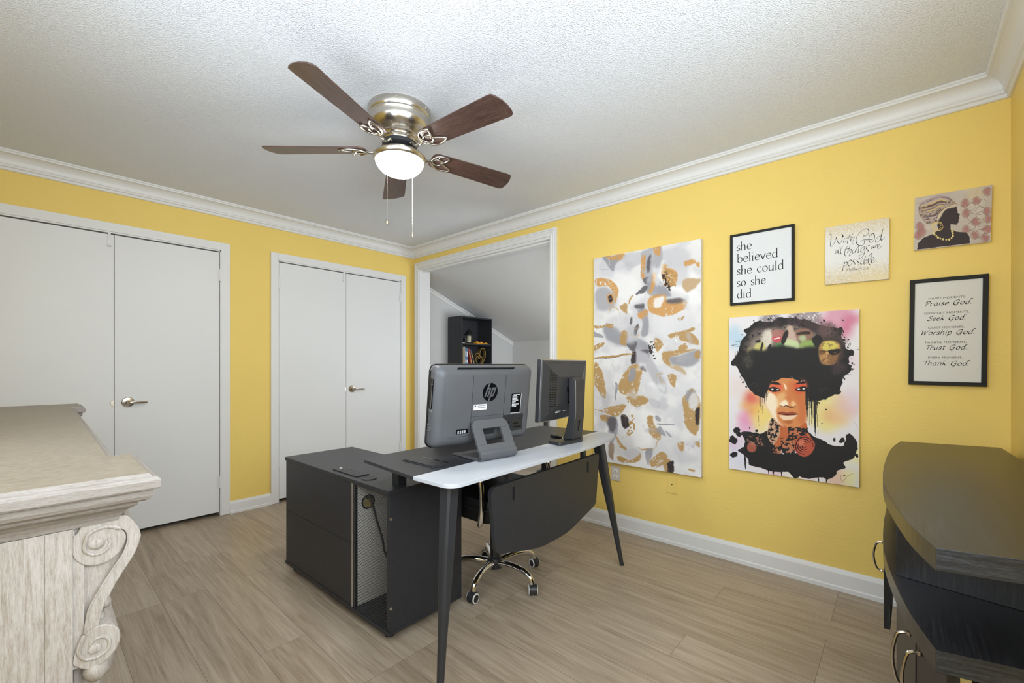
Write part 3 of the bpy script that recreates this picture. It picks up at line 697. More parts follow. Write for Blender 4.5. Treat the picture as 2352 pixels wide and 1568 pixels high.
# ================================================================ OFFICE CHAIR (pushed under the desk)
ch = thing('office_chair', (2.255, -1.09, 0), 'black leather swivel chair with chrome arms and five chrome legs, tucked under the desk', 'chair', math.radians(1.5))
b = MB(); b.lathe([(.028,.06), (.04,.065), (.043,.105), (.034,.12), (.026,.125), (.026,.36), (.012,.36)], seg=28); b.build('gas_column', M['blackp'], ch)
for i in range(5):
    a = math.radians(72*i); R = Matrix.Rotation(a, 4, 'Z')
    b = MB(); b.M = R; P = spline([(.03,0,.095), (.09,0,.103), (.15,0,.105), (.205,0,.098), (.24,0,.08), (.254,0,.052)], 6); b.tube(P, [.019-.0045*k/(len(P)-1) for k in range(len(P))], 14); b.build('leg', M['chrome'], ch)
    ca = bpy.data.objects.new('tmp', None); bpy.data.objects.remove(ca)
    T = Matrix.Translation((.26*math.cos(a), .26*math.sin(a), .026)) @ Matrix.Rotation(a*.3+math.radians(-48+14*i), 4, 'Z')
    b = MB(); b.M = T
    for s in (-1, 1): b.lathe([(.0,s*.022), (.022,s*.022), (.026,s*.018), (.026,s*.006), (.02,s*.004)], (0,0,0), 'y', 24)
    b.prism([(.029*math.cos(t), .029*math.sin(t)) for t in [math.radians(q) for q in range(-10, 200, 15)]] + [(-.02,-.005), (.02,-.005)], -.012, .012, XZ); b.lathe([(.008,.0), (.008,.03)], (-.006,0,0), 'z', 12)
    c_ = b.build('caster', M['blackp'], ch)
    b = MB(); b.M = T
    for s in (-1, 1): b.lathe([(.0185,s*.0215), (.0185,s*.0232), (.0235,s*.0222), (.0245,s*.019)], (0,0,0), 'y', 28, caps=False)
    parts(b, 'wheel_rim', M['whitep'], c_)
b = MB(); b.box(-.12, .14, -.1, .1, .35, .40, .01); b.build('seat_plate', M['blackp'], ch)
def cushion(x0, x1, y0, y1, z0, z1, r, bulge=.02):
    rings = []
    for k in range(11):
        t = -1+2*k/10; s = (1-abs(t)**3.2)**(1/3.2) if abs(t) < 1 else 0; ins = (1-s)*r
        z = (z0+z1)/2+(z1-z0)/2*t
        rings.append([(u, v, z + (bulge*math.cos((u-(x0+x1)/2)/(x1-x0)*PI)*math.cos((v-(y0+y1)/2)/(y1-y0)*PI) if t > .6 else -.02*math.cos((u-(x0+x1)/2)/(x1-x0)*PI) if t < -.6 else 0)) for u, v in rrect(x0+ins, x1-ins, y0+ins, y1-ins, .09, 8)])
    return rings
b = MB(); b.loft(cushion(-.24, .245, -.255, .255, .40, .52, .05)); st_ = b.build('seat', M['blackf'], ch)
b = MB(); b.tube([(u, v, .467) for u, v in rrect(-.243, .248, -.258, .258, .09, 8)], .004, 8, closed=True); b.build('piping', M['blackf'], st_)
b = MB(); Rb = Matrix.Translation((-.235, 0, .49)) @ Matrix.Rotation(math.radians(-84), 4, 'Y'); b.M = Rb; b.loft(cushion(0, .56, -.24, .24, -.05, .05, .06)); b.build('backrest', M['blackf'], ch)
for s in (-1, 1):
    b = MB(); P = spline([(.1, s*.2, .39), (.14, s*.262, .395), (.16, s*.272, .43), (.165, s*.272, .5), (.16, s*.272, .59), (.13, s*.272, .628), (0, s*.272, .635), (-.15, s*.27, .63), (-.235, s*.262, .655)], 6); b.tube(P, .0125, 12); ar = b.build('armrest', M['chrome'], ch)
    b = MB(); b.box(-.12, .12, s*.272-.026, s*.272+.026, .644, .668, .01); b.build('arm_pad', M['blackf'], ar)
# ================================================================ TV STAND (bow front, against the right wall)
tv = thing('tv_stand', (4.05, -.95, 0), 'black oak-veneer media stand with bowed top, lower right foreground against the wall', 'tv stand')
TL = lambda P: [(x-4.05, y+.95) for x, y in P]
curve = spline([(3.894,-.223), (3.872,-.4), (3.859,-.6), (3.853,-.82), (3.853,-1.044), (3.864,-1.253), (3.902,-1.524), (3.94,-1.677)], 6)
plan = TL(curve + [(4.225,-1.60), (4.212,-.5), (4.199,-.154)])
b = MB(); b.prism(plan, .778, .82, XY, .001); b.build('top_board', M['ebony'], tv)
b = MB(); b.prism(TL([(3.9402,-1.6775), (4.2252,-1.6005), (4.2248,-1.5995), (3.9405,-1.6765)]), .7792, .8188, XY); b.build('end_band', M['ebonyx'], tv)
b = MB(); b.prism(plan, .592, .633, XY, .001); b.build('shelf', M['ebony'], tv)
b = MB(); b.prism(TL([(3.9402,-1.6775), (4.2252,-1.6005), (4.2248,-1.5995), (3.9405,-1.6765)]), .593, .632, XY); b.build('end_band', M['ebonyx'], tv)
def slab(name, p, q, t, z0, z1, m, parent=tv, bev=.001):
    p, q = Vector(p), Vector(q); d = (q-p).normalized(); n = Vector((-d.y, d.x))*t
    b = MB(); b.prism(TL([p, q, q+n, p+n]), z0, z1, XY, bev); return b.build(name, m, parent)
slab('partition', (3.884,-1.345), (4.20,-1.40), .018, .633, .778, M['ebonyv'])
slab('partition', (3.868,-.52), (4.20,-.50), .018, .633, .778, M['ebony'])
slab('back_panel', (4.205,-1.585), (4.195,-.17), -.014, .04, .778, M['ebony'])
slab('side_panel', (4.0,-1.62), (4.20,-1.57), .018, .0, .592, M['ebony'])
slab('side_panel', (3.93,-.24), (4.19,-.20), .018, .0, .592, M['ebony'])
slab('partition', (3.93,-1.0), (4.20,-1.0), .018, .02, .592, M['ebony'])
slab('base_board', (3.99,-1.6), (3.96,-.26), -.2, .02, .05, M['ebony'])
def pull(parent, p, n, z0, z1, m=M['satin']):
    # bow handle standing off the door face along n
    p = Vector((p[0]-4.05, p[1]+.95)); n = Vector(n).normalized()
    f = lambda d, z: (p.x+n.x*d, p.y+n.y*d, z)
    b = MB(); b.tube(spline([f(0,z1), f(.014,z1-.001), f(.024,z1-.012), f(.031,(z0+z1)/2), f(.024,z0+.012), f(.014,z0+.001), f(0,z0)], 5), .0036, 8)
    for z in (z0, z1): b.lathe([(.0055,-.004), (.0055,.004)], f(.002, z), 'z', 10)
    b.build('handle', m, parent)
d1 = slab('door', (3.848,-.70), (3.856,-.30), -.018, .195, .588, M['ebonyv']); pull(d1, (3.8485,-.66), (-1,0), .39, .495)
d2 = slab('door', (3.916,-1.515), (3.885,-1.30), -.018, .12, .588, M['ebonyv']); pull(d2, (3.909,-1.47), (-.99,-.12), .435, .555)
d3 = slab('door', (3.955,-1.665), (3.918,-1.52), -.018, .12, .588, M['ebonyv']); pull(d3, (3.924,-1.545), (-.96,-.27), .435, .555)
b = MB(); b.prism(TL([(3.955,-1.6595), (3.988,-1.6505), (3.986,-1.643), (3.953,-1.652)]), .575, .5925, XY); b.build('hinge_plate', M['alu'], tv)
# ================================================================ SIDEBOARD with carved scroll corbels
sbd = thing('sideboard', (2.945, -2.63, 0), 'limed-oak sideboard with moulded top and carved scroll corbel, lower left foreground', 'sideboard', math.radians(-.9))
YB = -.485
def top_outline(x0, x1, c, s):   # end x0.. x1 (x1<x0), cap width c, cap projection s
    return [(x0, YB), (x0, 0), (x0-c, 0), (x0-c, -s), (x1+c, -s), (x1+c, 0), (x1, 0), (x1, YB)]
def inset(P, d):
    out = []; L = len(P)
    for i in range(L):
        if i in (0, L-1): out.append((P[i][0]-d if i == 0 else P[i][0]+d, YB)); continue
        a, p, e = Vector(P[i-1]), Vector(P[i]), Vector(P[(i+1) % L]); d1 = (p-a).normalized(); d2 = (e-p).normalized()
        n1 = Vector((-d1.y, d1.x)); n2 = Vector((-d2.y, d2.x)); m_ = (n1+n2); out.append(tuple(p + m_*(d/(1+n1.dot(n2)))))
    return out
OUT = top_outline(0, -2.03, .262, .034)
def rings(prof): return [[(x, y, z) for x, y in inset(OUT, d)] for d, z in prof]
b = MB(); b.loft(rings([(.016,.9435), (.0015,.9435), (0,.946), (0,.958), (.0015,.9615), (.0045,.964), (.0105,.9645), (.0125,.9685), (.0145,.97)]), smooth=False)
b.m[-1] = 1; b.build('top_board', [M['oak'], M['oakt']], sbd)
b = MB(); b.loft(rings([(.058,.888), (.05,.8895), (.048,.896), (.044,.903), (.037,.910), (.028,.9155), (.0265,.918), (.0265,.9215), (.019,.9225), (.0125,.9265), (.0095,.932), (.0085,.9435), (.06,.9436)]), smooth=False)
b.build('cornice_moulding', M['oak'], sbd)
b = MB(); b.box(-1.98, -.05, YB, -.1363, .06, .8885); b.box(-1.978, -.0512, -.14, -.13, .06, .8885)
b.box(-1.98, -.05, -.1355, -.1045, .06, .8885, .0006)
b.box(-1.99, -.04, YB, -.098, 0, .075, .004); b.build('carcass', M['oakv'], sbd)
def loc_(P): return [(y+2.63, z) for y, z in P]
SIL = loc_([(-2.7345,.897),(-2.721,.897),(-2.697,.897),(-2.671,.896),(-2.665,.891),(-2.658,.88),(-2.652,.867),(-2.65,.855),(-2.653,.841),(-2.658,.827),(-2.665,.814),(-2.674,.799),(-2.683,.783),(-2.691,.765),(-2.697,.752),(-2.701,.739),(-2.7035,.7215),(-2.695,.718),(-2.686,.713),(-2.68,.705),(-2.677,.694),(-2.678,.681),(-2.684,.668),(-2.693,.659),(-2.702,.654),(-2.713,.652),(-2.721,.655),(-2.729,.662),(-2.7345,.67)])
IN = loc_([(-2.679,.8765),(-2.67,.87),(-2.667,.857),(-2.669,.842),(-2.675,.827),(-2.686,.809),(-2.697,.79),(-2.706,.773),(-2.715,.754),(-2.718,.739),(-2.721,.714)])
V1 = loc_([(-2.721,.897),(-2.729,.881),(-2.735,.874),(-2.735,.857),(-2.734,.843),(-2.726,.83),(-2.716,.823),(-2.702,.821),(-2.69,.824),(-2.678,.834),(-2.671,.849),(-2.6695,.86),(-2.673,.869),(-2.679,.8765),(-2.69,.89),(-2.70,.896)])
V2 = loc_([(-2.7035,.7205),(-2.695,.718),(-2.686,.713),(-2.68,.705),(-2.677,.694),(-2.678,.681),(-2.684,.668),(-2.693,.659),(-2.702,.654),(-2.713,.652),(-2.721,.655),(-2.729,.662),(-2.7345,.67),(-2.733,.685),(-2.728,.70),(-2.721,.713),(-2.712,.72)])
SP1 = loc_([(-2.677,.875),(-2.686,.88),(-2.694,.882),(-2.702,.882),(-2.716,.876),(-2.721,.86),(-2.72,.849),(-2.712,.841),(-2.701,.84),(-2.693,.846),(-2.69,.855),(-2.692,.863)])
SP2 = loc_([(-2.721,.712),(-2.726,.7),(-2.728,.688),(-2.724,.676),(-2.717,.67),(-2.706,.669),(-2.695,.674),(-2.691,.685),(-2.694,.695),(-2.702,.7),(-2.711,.698),(-2.715,.691)])
BAND = SIL[1:17] + IN[::-1]
def ridge(b, P, x, w0, w1, h):
    # carved relief: a rounded ridge that narrows along the spiral
    Q = spline(P, 6); n = len(Q)
    b.tube([(x, y, z) for y, z in Q], [w0+(w1-w0)*i/(n-1) for i in range(n)], 8)
def corbel(xo, sgn):
    b = MB(); D = .15
    A, E_ = (xo-sgn*.010, xo-sgn*(D-.01))
    b.prism([(-.1045,.897)] + SIL[1:-1] + [(-.1045,.67), (-.1045,.655)][:1], min(A, E_), max(A, E_), YZ)
    for x in (xo, xo-sgn*D):
        s = sgn if x == xo else -sgn
        x1 = x-s*.012
        b.prism(BAND, min(x, x1), max(x, x1), YZ, .0016); b.prism(spline(V1, 3, True), min(x-s*.001, x1), max(x-s*.001, x1), YZ, .002); b.prism(spline(V2, 3, True), min(x-s*.0005, x1), max(x-s*.0005, x1), YZ, .002)
        b.prism([(-.1045,.66), (-.0915,.66), (-.0915,.83), (-.1045,.89)], min(x-s*.004, x1), max(x-s*.004, x1), YZ)
    c_ = b.build('corbel', M['oakv'], sbd)
    b = MB()
    for x, s in ((xo, sgn), (xo-sgn*D, -sgn)):
        ridge(b, SP1, x-s*.0005, .0035, .0022, 0); ridge(b, SP2, x-s*.0005, .0035, .002, 0); ridge(b, IN, x-s*.001, .0018, .0018, 0)
        Q1 = [((y+.07)*.52-.0765, (z-.861)*.52+.858) for y, z in SP1]
        b.lathe([(0,s*.0035), (.006,s*.003), (.010,s*.001), (.0115,-s*.002)], (x, -.077, .858), 'x', 20); b.lathe([(0,s*.003), (.005,s*.0025), (.008,s*.001), (.009,-s*.002)], (x, -.079, .684), 'x', 20)
    parts(b, 'scroll', M['oakv'], c_)
    b = MB(); random.seed(11); xc = xo-sgn*D/2
    for k in range(7):       # leaf tucked under the waist and below the lower scroll
        t = k/6
        for sx in (-1, 1): b.ball((xc+sx*(.02+.042*abs(t-.5)*1.4), -.066-.012*t+.004*(k % 2), .748-.03*t), .016, .0085, .010, 12, 8, .05)
    b.build('acanthus_leaf', M['oakv'], c_); b = MB()
    for k in range(9):
        t = k/8; sx = -1+2*t
        b.ball((xc+sx*.06, -.078+.012*math.cos(sx*1.5), .645-.02*(1-abs(sx))), .017, .017, .022, 12, 8, .06); b.ball((xc+sx*.045, -.083+.006*math.cos(sx*1.5), .618-.02*(1-abs(sx))), .013, .014, .02, 12, 8, .06)
    b.prism([(-.1045,.655), (-.075,.655), (-.082,.61), (-.1,.585), (-.1045,.58)], xc-.05, xc+.05, YZ, .006)
    b.build('acanthus_leaf', M['oakv'], c_)
corbel(-.05, 1); corbel(-1.98, -1)
# ================================================================ WALL PLATES
ou = thing('wall_outlet', (2.394, -.0005, .391), 'beige double power outlet low on the yellow wall, beside the desk leg', 'outlet')
b = MB(); b.box(-.035, .035, -.006, 0, -.0515, .0515, .002); b.build('cover_plate', M['beige'], ou)
for s in (1, -1):
    b = MB(); b.prism([(.0165*math.cos(a)*1.0, s*.0195+max(-.0125, min(.0125, .0165*math.sin(a)))) for a in [2*PI*k/32 for k in range(32)]], -.008, -.005, XZ, .0008); so = b.build('socket', M['whitep'], ou)
    b = MB()
    b.box(-.0072, -.0055, -.0085, -.0078, s*.0195-.001, s*.0195+.007); b.box(.0055, .0072, -.0085, -.0078, s*.0195-.001, s*.0195+.006); b.lathe([(.0022,-.0085), (.0022,-.0078)], (0, 0, s*.0195-.0065), 'y', 10); b.build('slot', M['blackg'], so)
b = MB(); b.lathe([(.0028,-.0068), (.0028,-.0055)], (0,0,0), 'y', 12); b.build('screw', M['beige'], ou)
pl = thing('blank_wall_plate', (2.795, -.0005, .385), 'yellow painted cable wall plate with a small black hole, under the floral canvas', 'wall plate')
b = MB(); b.box(-.03, .03, -.006, 0, -.057, .057, .002); b.build('cover_plate', M['yellow'], pl)
b = MB(); b.lathe([(.0035,-.0072), (.0035,-.005)], (0,0,.0), 'y', 14); b.build('cable_hole', M['blackg'], pl)
# ================================================================ ALCOVE: bookcase and what stands on it
BX, BY0, BY1, BH = .06, .628, 1.138, 1.72
bk = thing('bookcase', (-.06, .883, 0), 'tall black open bookcase in the white alcove beyond the cased opening', 'bookcase')
f = lambda x: x+.06; g = lambda y: y-.883
bd = .247
for y0, y1 in ((BY0, BY0+.016), (BY1-.016, BY1)):
    b = MB(); b.box(f(BX-bd), f(BX), g(y0), g(y1), 0, BH, .001); sd_ = b.build('side_panel', M['black'], bk)
    b = MB(); yy = y1 if y0 == BY0 else y0; sg = 1 if y0 == BY0 else -1
    for k in range(14):
        for xx in (BX-.035, BX-.19): b.lathe([(.0025,-.0006), (.0025,.0006)], (f(xx), g(yy), 1.15+k*.032), 'y', 8)
    parts(b, 'peg_hole', M['satin'], sd_) if False else b.build('peg_holes', M['satin'], sd_)
b = MB(); b.box(f(BX-bd), f(BX)+.001, g(BY0), g(BY1), BH, BH+.016, .001); b.build('top_board', M['black'], bk)
b = MB(); b.box(f(BX-bd), f(BX-bd)+.005, g(BY0+.016), g(BY1-.016), .05, BH); b.build('back_board', M['black'], bk)
SHZ = (.06, .42, .78, 1.138, 1.399)
for z in SHZ:
    b = MB(); b.box(f(BX-bd)+.006, f(BX)-.006, g(BY0+.0165), g(BY1-.0165), z, z+.018, .001); b.build('shelf', M['black'], bk)
b = MB(); b.box(f(BX)-.03, f(BX)-.012, g(BY0+.016), g(BY1-.016), .0, .059); b.build('plinth', M['black'], bk)
# upper shelf
z = 1.417
LS = 1.0974
la = thing('lantern', (-.02, .818, z), 'small black candle lantern with pointed roof on the top bookcase shelf', 'lantern')
b = MB(); b.lathe([(.0,0), (.045,0), (.046,.008), (.038,.012), (.0,.012)], seg=8); b.build('base', M['frame'], la)
b = MB()
for k in range(8):
    a = 2*PI*k/8; b.tube([(.041*math.cos(a), .041*math.sin(a), .01), (.041*math.cos(a), .041*math.sin(a), .1)], .0022, 6)
b.build('cage_bar', M['frame'], la)
b = MB(); b.lathe([(.05,.098), (.052,.104), (.044,.112), (.03,.13), (.014,.155), (.006,.166), (.006,.17), (.0,.17)], seg=8, smooth=False); b.tube([(0, .016*math.cos(a), .182+.014*math.sin(a)) for a in [2*PI*k/16 for k in range(16)]], .0018, 6, True); b.build('roof', M['frame'], la)
b = MB(); b.lathe([(.037,.014), (.037,.098)], seg=24, caps=False); b.build('glass_pane', M['glassm'], la)
cd = thing('candle', (-.019, .815, z+.012), 'short ivory pillar candle inside the black lantern', 'candle')
b = MB(); b.lathe([(0,0), (.02,0), (.02,.068), (.018,.074), (.008,.071), (0,.071)], seg=24); b.build('wax', M['candle'], cd)
b = MB(); b.tube([(0,0,.07), (.001,0,.08)], .0012, 6); b.build('wick', M['ink'], cd)
cb = thing('folded_cloth', (-.012, 1.0, z), 'orange and yellow folded cloth on the top bookcase shelf', 'cloth')
b = MB(); random.seed(2)
def cloth(b, L, W_, h, ph):
    n, m_ = 30, 14; vs = []
    for i in range(n):
        for j in range(m_):
            u, v = -1+2*i/(n-1), -1+2*j/(m_-1); e = max(0, (1-abs(u)**4)*(1-abs(v)**4)); vs.append((W_*v*(1-.15*math.sin(3*u+ph)), L*u, .0008+h*e**.5*(.7-.32*u+.25*math.sin(9*u+3*v+ph))))
    b.add(vs, [[i*m_+j, (i+1)*m_+j, (i+1)*m_+j+1, i*m_+j+1] for i in range(n-1) for j in range(m_-1)], True)
    b.add([(x, y, .0004) for x, y, _ in vs], [[i*m_+j, i*m_+j+1, (i+1)*m_+j+1, (i+1)*m_+j] for i in range(n-1) for j in range(m_-1)])
cloth(b, .105, .05, .03, .4); b.build('cloth', M['amber'], cb)
go = thing('glass_dome', (-.005, .695, z), 'small clear glass dome on the top bookcase shelf, left of the lantern', 'ornament')
b = MB(); b.lathe([(.03,0), (.036,.004), (.037,.02), (.032,.036), (.02,.048), (0,.052)], seg=28); b.build('dome', M['glassm'], go)
b = MB(); b.lathe([(0,0), (.038,0), (.038,.004), (0,.004)], seg=28); b.build('base', M['alu'], go)
# lower shelf: books and the heart sculpture
z = 1.156
specs = [(.022, .195, .13, 0, 0, 'tall tan book at the left end of the row on the lower bookcase shelf', -.002), (.020, .19, .135, 1, 0, 'blue upright book, second in the row on the lower bookcase shelf', 0), (.021, .182, .13, 2, 0, 'teal upright book with pale bands, third in the row on the lower shelf', 0), (.022, .178, .135, 3, 14, 'red book leaning left on the lower bookcase shelf', 0), (.020, .172, .13, 4, 19, 'slate-grey book leaning on the red book, lower bookcase shelf', 0)]
y = BY0+.0195
for th, h, dp, mi, lean, lab, _ in specs:
    la_ = math.radians(lean)
    if lean == 14: y += (h*math.sin(la_)+.002)*LS
    if lean == 19: y += .023
    bo = thing('book', (-.005, y, z), lab, 'book', group='books on the lower bookcase shelf'); bo.rotation_euler = (la_, 0, 0)
    b = MB(); b.box(-dp/2, dp/2, 0, .0018, 0, h); b.box(-dp/2, dp/2, th-.0018, th, 0, h); b.box(dp/2-.002, dp/2, 0, th, 0, h, .0008); b.build('cover', M['books'][mi], bo)
    b = MB(); b.box(-dp/2+.004, dp/2-.003, .002, th-.002, .003, h-.003); b.build('pages', M['paperc'], bo)
    b = MB(); b.box(dp/2, dp/2+.0003, .004, th-.004, h*.15, h*.3); b.box(dp/2, dp/2+.0003, .005, th-.005, h*.5, h*.8); b.build('spine_print', M['label' if mi in (1, 2) else 'gold'], bo)
    y += (th*math.cos(la_)+.001)*LS
ht = thing('heart_sculpture', (-.005, .985, z), 'gold ribbon sculpture of nested open hearts on the lower bookcase shelf', 'sculpture')
b = MB()
def ribbon(b, P, w_, t):
    Q = spline(P, 8); n = len(Q); rings = []
    for i in range(n):
        a = Vector(Q[max(i-1,0)]); e = Vector(Q[min(i+1,n-1)]); d = (e-a).normalized(); nx, nz = -d.y*t, d.x*t; y_, z_ = Q[i]
        rings.append([(-w_, y_+nx, z_+nz), (w_, y_+nx, z_+nz), (w_, y_-nx, z_-nz), (-w_, y_-nx, z_-nz)])
    b.loft(rings, smooth=False)
ribbon(b, [(-.02,.098), (-.012,.155), (.018,.19), (.055,.178), (.072,.13), (.062,.08), (.03,.028), (.0,.004)], .022, .0022)
ribbon(b, [(-.022,.1), (-.035,.125), (-.06,.134), (-.09,.112)], .02, .0022)
b.build('outer_heart', M['gold'], ht)
b = MB(); ribbon(b, [(-.03,.062), (-.042,.092), (-.062,.094), (-.078,.07), (-.07,.04), (-.045,.008), (-.02,.003), (.012,.022), (.028,.055), (.018,.088), (-.008,.094), (-.03,.062)], .018, .0022); b.build('inner_heart', M['gold'], ht)
for o_ in [q for q in COL.objects if q.parent is None and q.name.split('.')[0] in ('lantern', 'candle', 'folded_cloth', 'glass_dome', 'heart_sculpture', 'book')]: o_.scale = (LS, LS, LS)
po = thing('stand_pole', (1.03, .98, 0), 'slim black pole of a floor stand in the alcove, seen below the second monitor', 'stand')
b = MB(); b.lathe([(0,0), (.1,0), (.1,.008), (.03,.016), (.0,.018)], seg=32); b.build('base', M['blackm'], po)
b = MB(); b.lathe([(.026,.016), (.026,.95), (.022,.955), (0,.955)], seg=20); b.build('pole', M['blackm'], po)
# ================================================================ WALL ART
def homog(src):
    # image quad -> unit square (u right, v down)
    A = []; dst = [(0,0), (1,0), (1,1), (0,1)]
    for (x, y), (u, v) in zip(src, dst): A += [[x,y,1,0,0,0,-u*x,-u*y,u], [0,0,0,x,y,1,-v*x,-v*y,v]]
    A = np.array(A, float); h = np.linalg.solve(A[:, :8], A[:, 8]); H = np.append(h, 1).reshape(3, 3)
    def f(P):
        P = np.array(P, float); q = np.c_[P, np.ones(len(P))] @ H.T; return q[:, :2]/q[:, 2:]
    return f
def vnoise(W, H, cells, seed, octs=4):
    r = np.random.default_rng(seed); out = np.zeros((H, W)); amp = 1; tot = 0
    for o in range(octs):
        n = int(cells*2**o)+2; g = r.random((int(n*H/W)+3, n+2)); y = np.linspace(0, g.shape[0]-2.001, H); x = np.linspace(0, g.shape[1]-2.001, W)
        yi = y.astype(int); xi = x.astype(int); fy = (y-yi)[:, None]; fx = (x-xi)[None]; fy = fy*fy*(3-2*fy); fx = fx*fx*(3-2*fx)
        a = g[yi][:, xi]; b_ = g[yi][:, xi+1]; c = g[yi+1][:, xi]; d = g[yi+1][:, xi+1]
        out += amp*((a*(1-fx)+b_*fx)*(1-fy)+(c*(1-fx)+d*fx)*fy); tot += amp; amp *= .5
    return out/tot
def blur(m, r):
    r = int(r)
    if r < 1: return m
    for ax in (0, 1):
        p = np.pad(m, [(r+1, r) if a == ax else (0, 0) for a in (0, 1)], mode='edge'); c = np.cumsum(p, ax)
        m = (np.take(c, range(2*r+1, c.shape[ax]), ax)-np.take(c, range(0, c.shape[ax]-2*r-1), ax))/(2*r+1)
    return m
class Paint:
    def __init__(s, W, H, quad, base, seed=1, warp=.0):
        s.W, s.H = W, H; s.h = homog(quad); s.im = np.ones((H, W, 3))*np.array(base, float)
        s.U, s.V = np.meshgrid((np.arange(W)+.5)/W, (np.arange(H)+.5)/H)
        s.n1 = vnoise(W, H, 14, seed)-.5; s.n2 = vnoise(W, H, 14, seed+1)-.5; s.n3 = vnoise(W, H, 5, seed+2); s.n4 = vnoise(W, H, 40, seed+3); s.n5 = vnoise(W, H, 70, seed+9, 2); s.n4 = .5*s.n4+.5*s.n5; s.asp = H/W; s.warp = warp
    def mask(s, P, warp):
        # even-odd test of the outline, edges roughened by noise
        w_ = s.warp if warp is None else warp
        U = s.U+s.n1*w_; V = s.V+s.n2*w_/s.asp
        lo = P.min(0)-w_-.01; hi = P.max(0)+w_+.01
        x0, x1 = max(0, int(lo[0]*s.W)), min(s.W, int(hi[0]*s.W)+2); y0, y1 = max(0, int(lo[1]*s.H)), min(s.H, int(hi[1]*s.H)+2)
        m = np.zeros((s.H, s.W))
        if x1 <= x0 or y1 <= y0: return m
        u, v = U[y0:y1, x0:x1], V[y0:y1, x0:x1]; ins = np.zeros(u.shape, bool)
        for (ax, ay), (bx_, by) in zip(P, np.roll(P, -1, 0)):
            if ay == by: continue
            c = ((ay > v) != (by > v)) & (u < (bx_-ax)*(v-ay)/(by-ay)+ax); ins ^= c
        m[y0:y1, x0:x1] = ins; return m
    def put(s, m, col, a=1):
        m = (m*a)[..., None]; s.im = s.im*(1-m)+np.array(col, float)*m
    def poly(s, P, col, a=1, soft=0, warp=None, smooth=True, grit=0, wash=0):
        Q = s.h(P)
        if smooth: Q = np.array(spline(list(map(tuple, Q)), 5, True))
        m = s.mask(Q, warp)
        if soft: m = blur(m, soft)
        if grit: m = m*np.clip((s.n4-grit)*9+.5, 0, 1)
        if wash: m = m*np.clip(1-wash+wash*2*(s.n3), 0, 1)
        s.put(m, col, a)
    def dot(s, c, r, col, a=1, soft=0, warp=None, ry=None, **k): s.poly([(c[0]+r*math.cos(t), c[1]+(ry or r)*math.sin(t)) for t in [2*PI*i/14 for i in range(14)]], col, a, soft, warp, **k)
    def line(s, P, w_, col, a=1, **k):
        P = spline(P, 5); L, R = [], []; n = len(P)
        for i in range(n):
            p, q = Vector(P[max(i-1, 0)]), Vector(P[min(i+1, n-1)]); d = (q-p).normalized(); t = w_/2*(.35+.65*math.sin(PI*min(1, max(0, (i+.5)/n)))); L.append((P[i][0]-d.y*t, P[i][1]+d.x*t)); R.append((P[i][0]+d.y*t, P[i][1]-d.x*t))
        s.poly(L+R[::-1], col, a, smooth=False, **k)
    def speck(s, P, col, thr, a=1, soft=2):
        m = blur(s.mask(s.h(P), .01), soft)*np.clip((s.n5-thr)*14, 0, 1); s.put(m, col, a)
def canvas(name, x0, x1, z0, z1, t, paint, label, cat, roll=0, group='pictures on the yellow wall'):
    w_, h_ = x1-x0, z1-z0; r = thing(name, ((x0+x1)/2, -.0008, (z0+z1)/2), label, cat); r.rotation_euler = (0, roll, 0)
    b = MB(); b.box(-w_/2, w_/2, -t+.0004, 0, -h_/2, h_/2, .002); b.build('stretcher', M['canvas'], r)
    W, H = paint.W, paint.H
    x = np.linspace(-w_/2+.0008, w_/2-.0008, W+1); zz = np.linspace(h_/2-.0008, -h_/2+.0008, H+1); X, Z = np.meshgrid(x, zz)
    co_ = np.stack([X, np.full_like(X, -t), Z], -1).reshape(-1, 3)
    i = (np.arange(H)[:, None]*(W+1)+np.arange(W)[None]).reshape(-1); fc = np.stack([i, i+W+1, i+W+2, i+1], -1)
    me = bpy.data.meshes.new('painting'); me.vertices.add(len(co_)); me.vertices.foreach_set('co', co_.reshape(-1).astype(np.float32))
    me.loops.add(fc.size); me.loops.foreach_set('vertex_index', fc.reshape(-1).astype(np.int32)); me.polygons.add(len(fc)); me.polygons.foreach_set('loop_start', np.arange(0, fc.size, 4, dtype=np.int32))
    me.update(); me.validate()
    im = np.clip(paint.im, 0, 255)/255; l = np.where(im <= .04045, im/12.92, ((im+.055)/1.055)**2.4)
    at_ = me.color_attributes.new('paint', 'FLOAT_COLOR', 'CORNER'); col = np.repeat(np.c_[l.reshape(-1, 3), np.ones(W*H)], 4, 0)
    at_.data.foreach_set('color', col.reshape(-1).astype(np.float32)); me.materials.append(M['art'])
    o = bpy.data.objects.new('painting', me); COL.objects.link(o); o.parent = r; return r
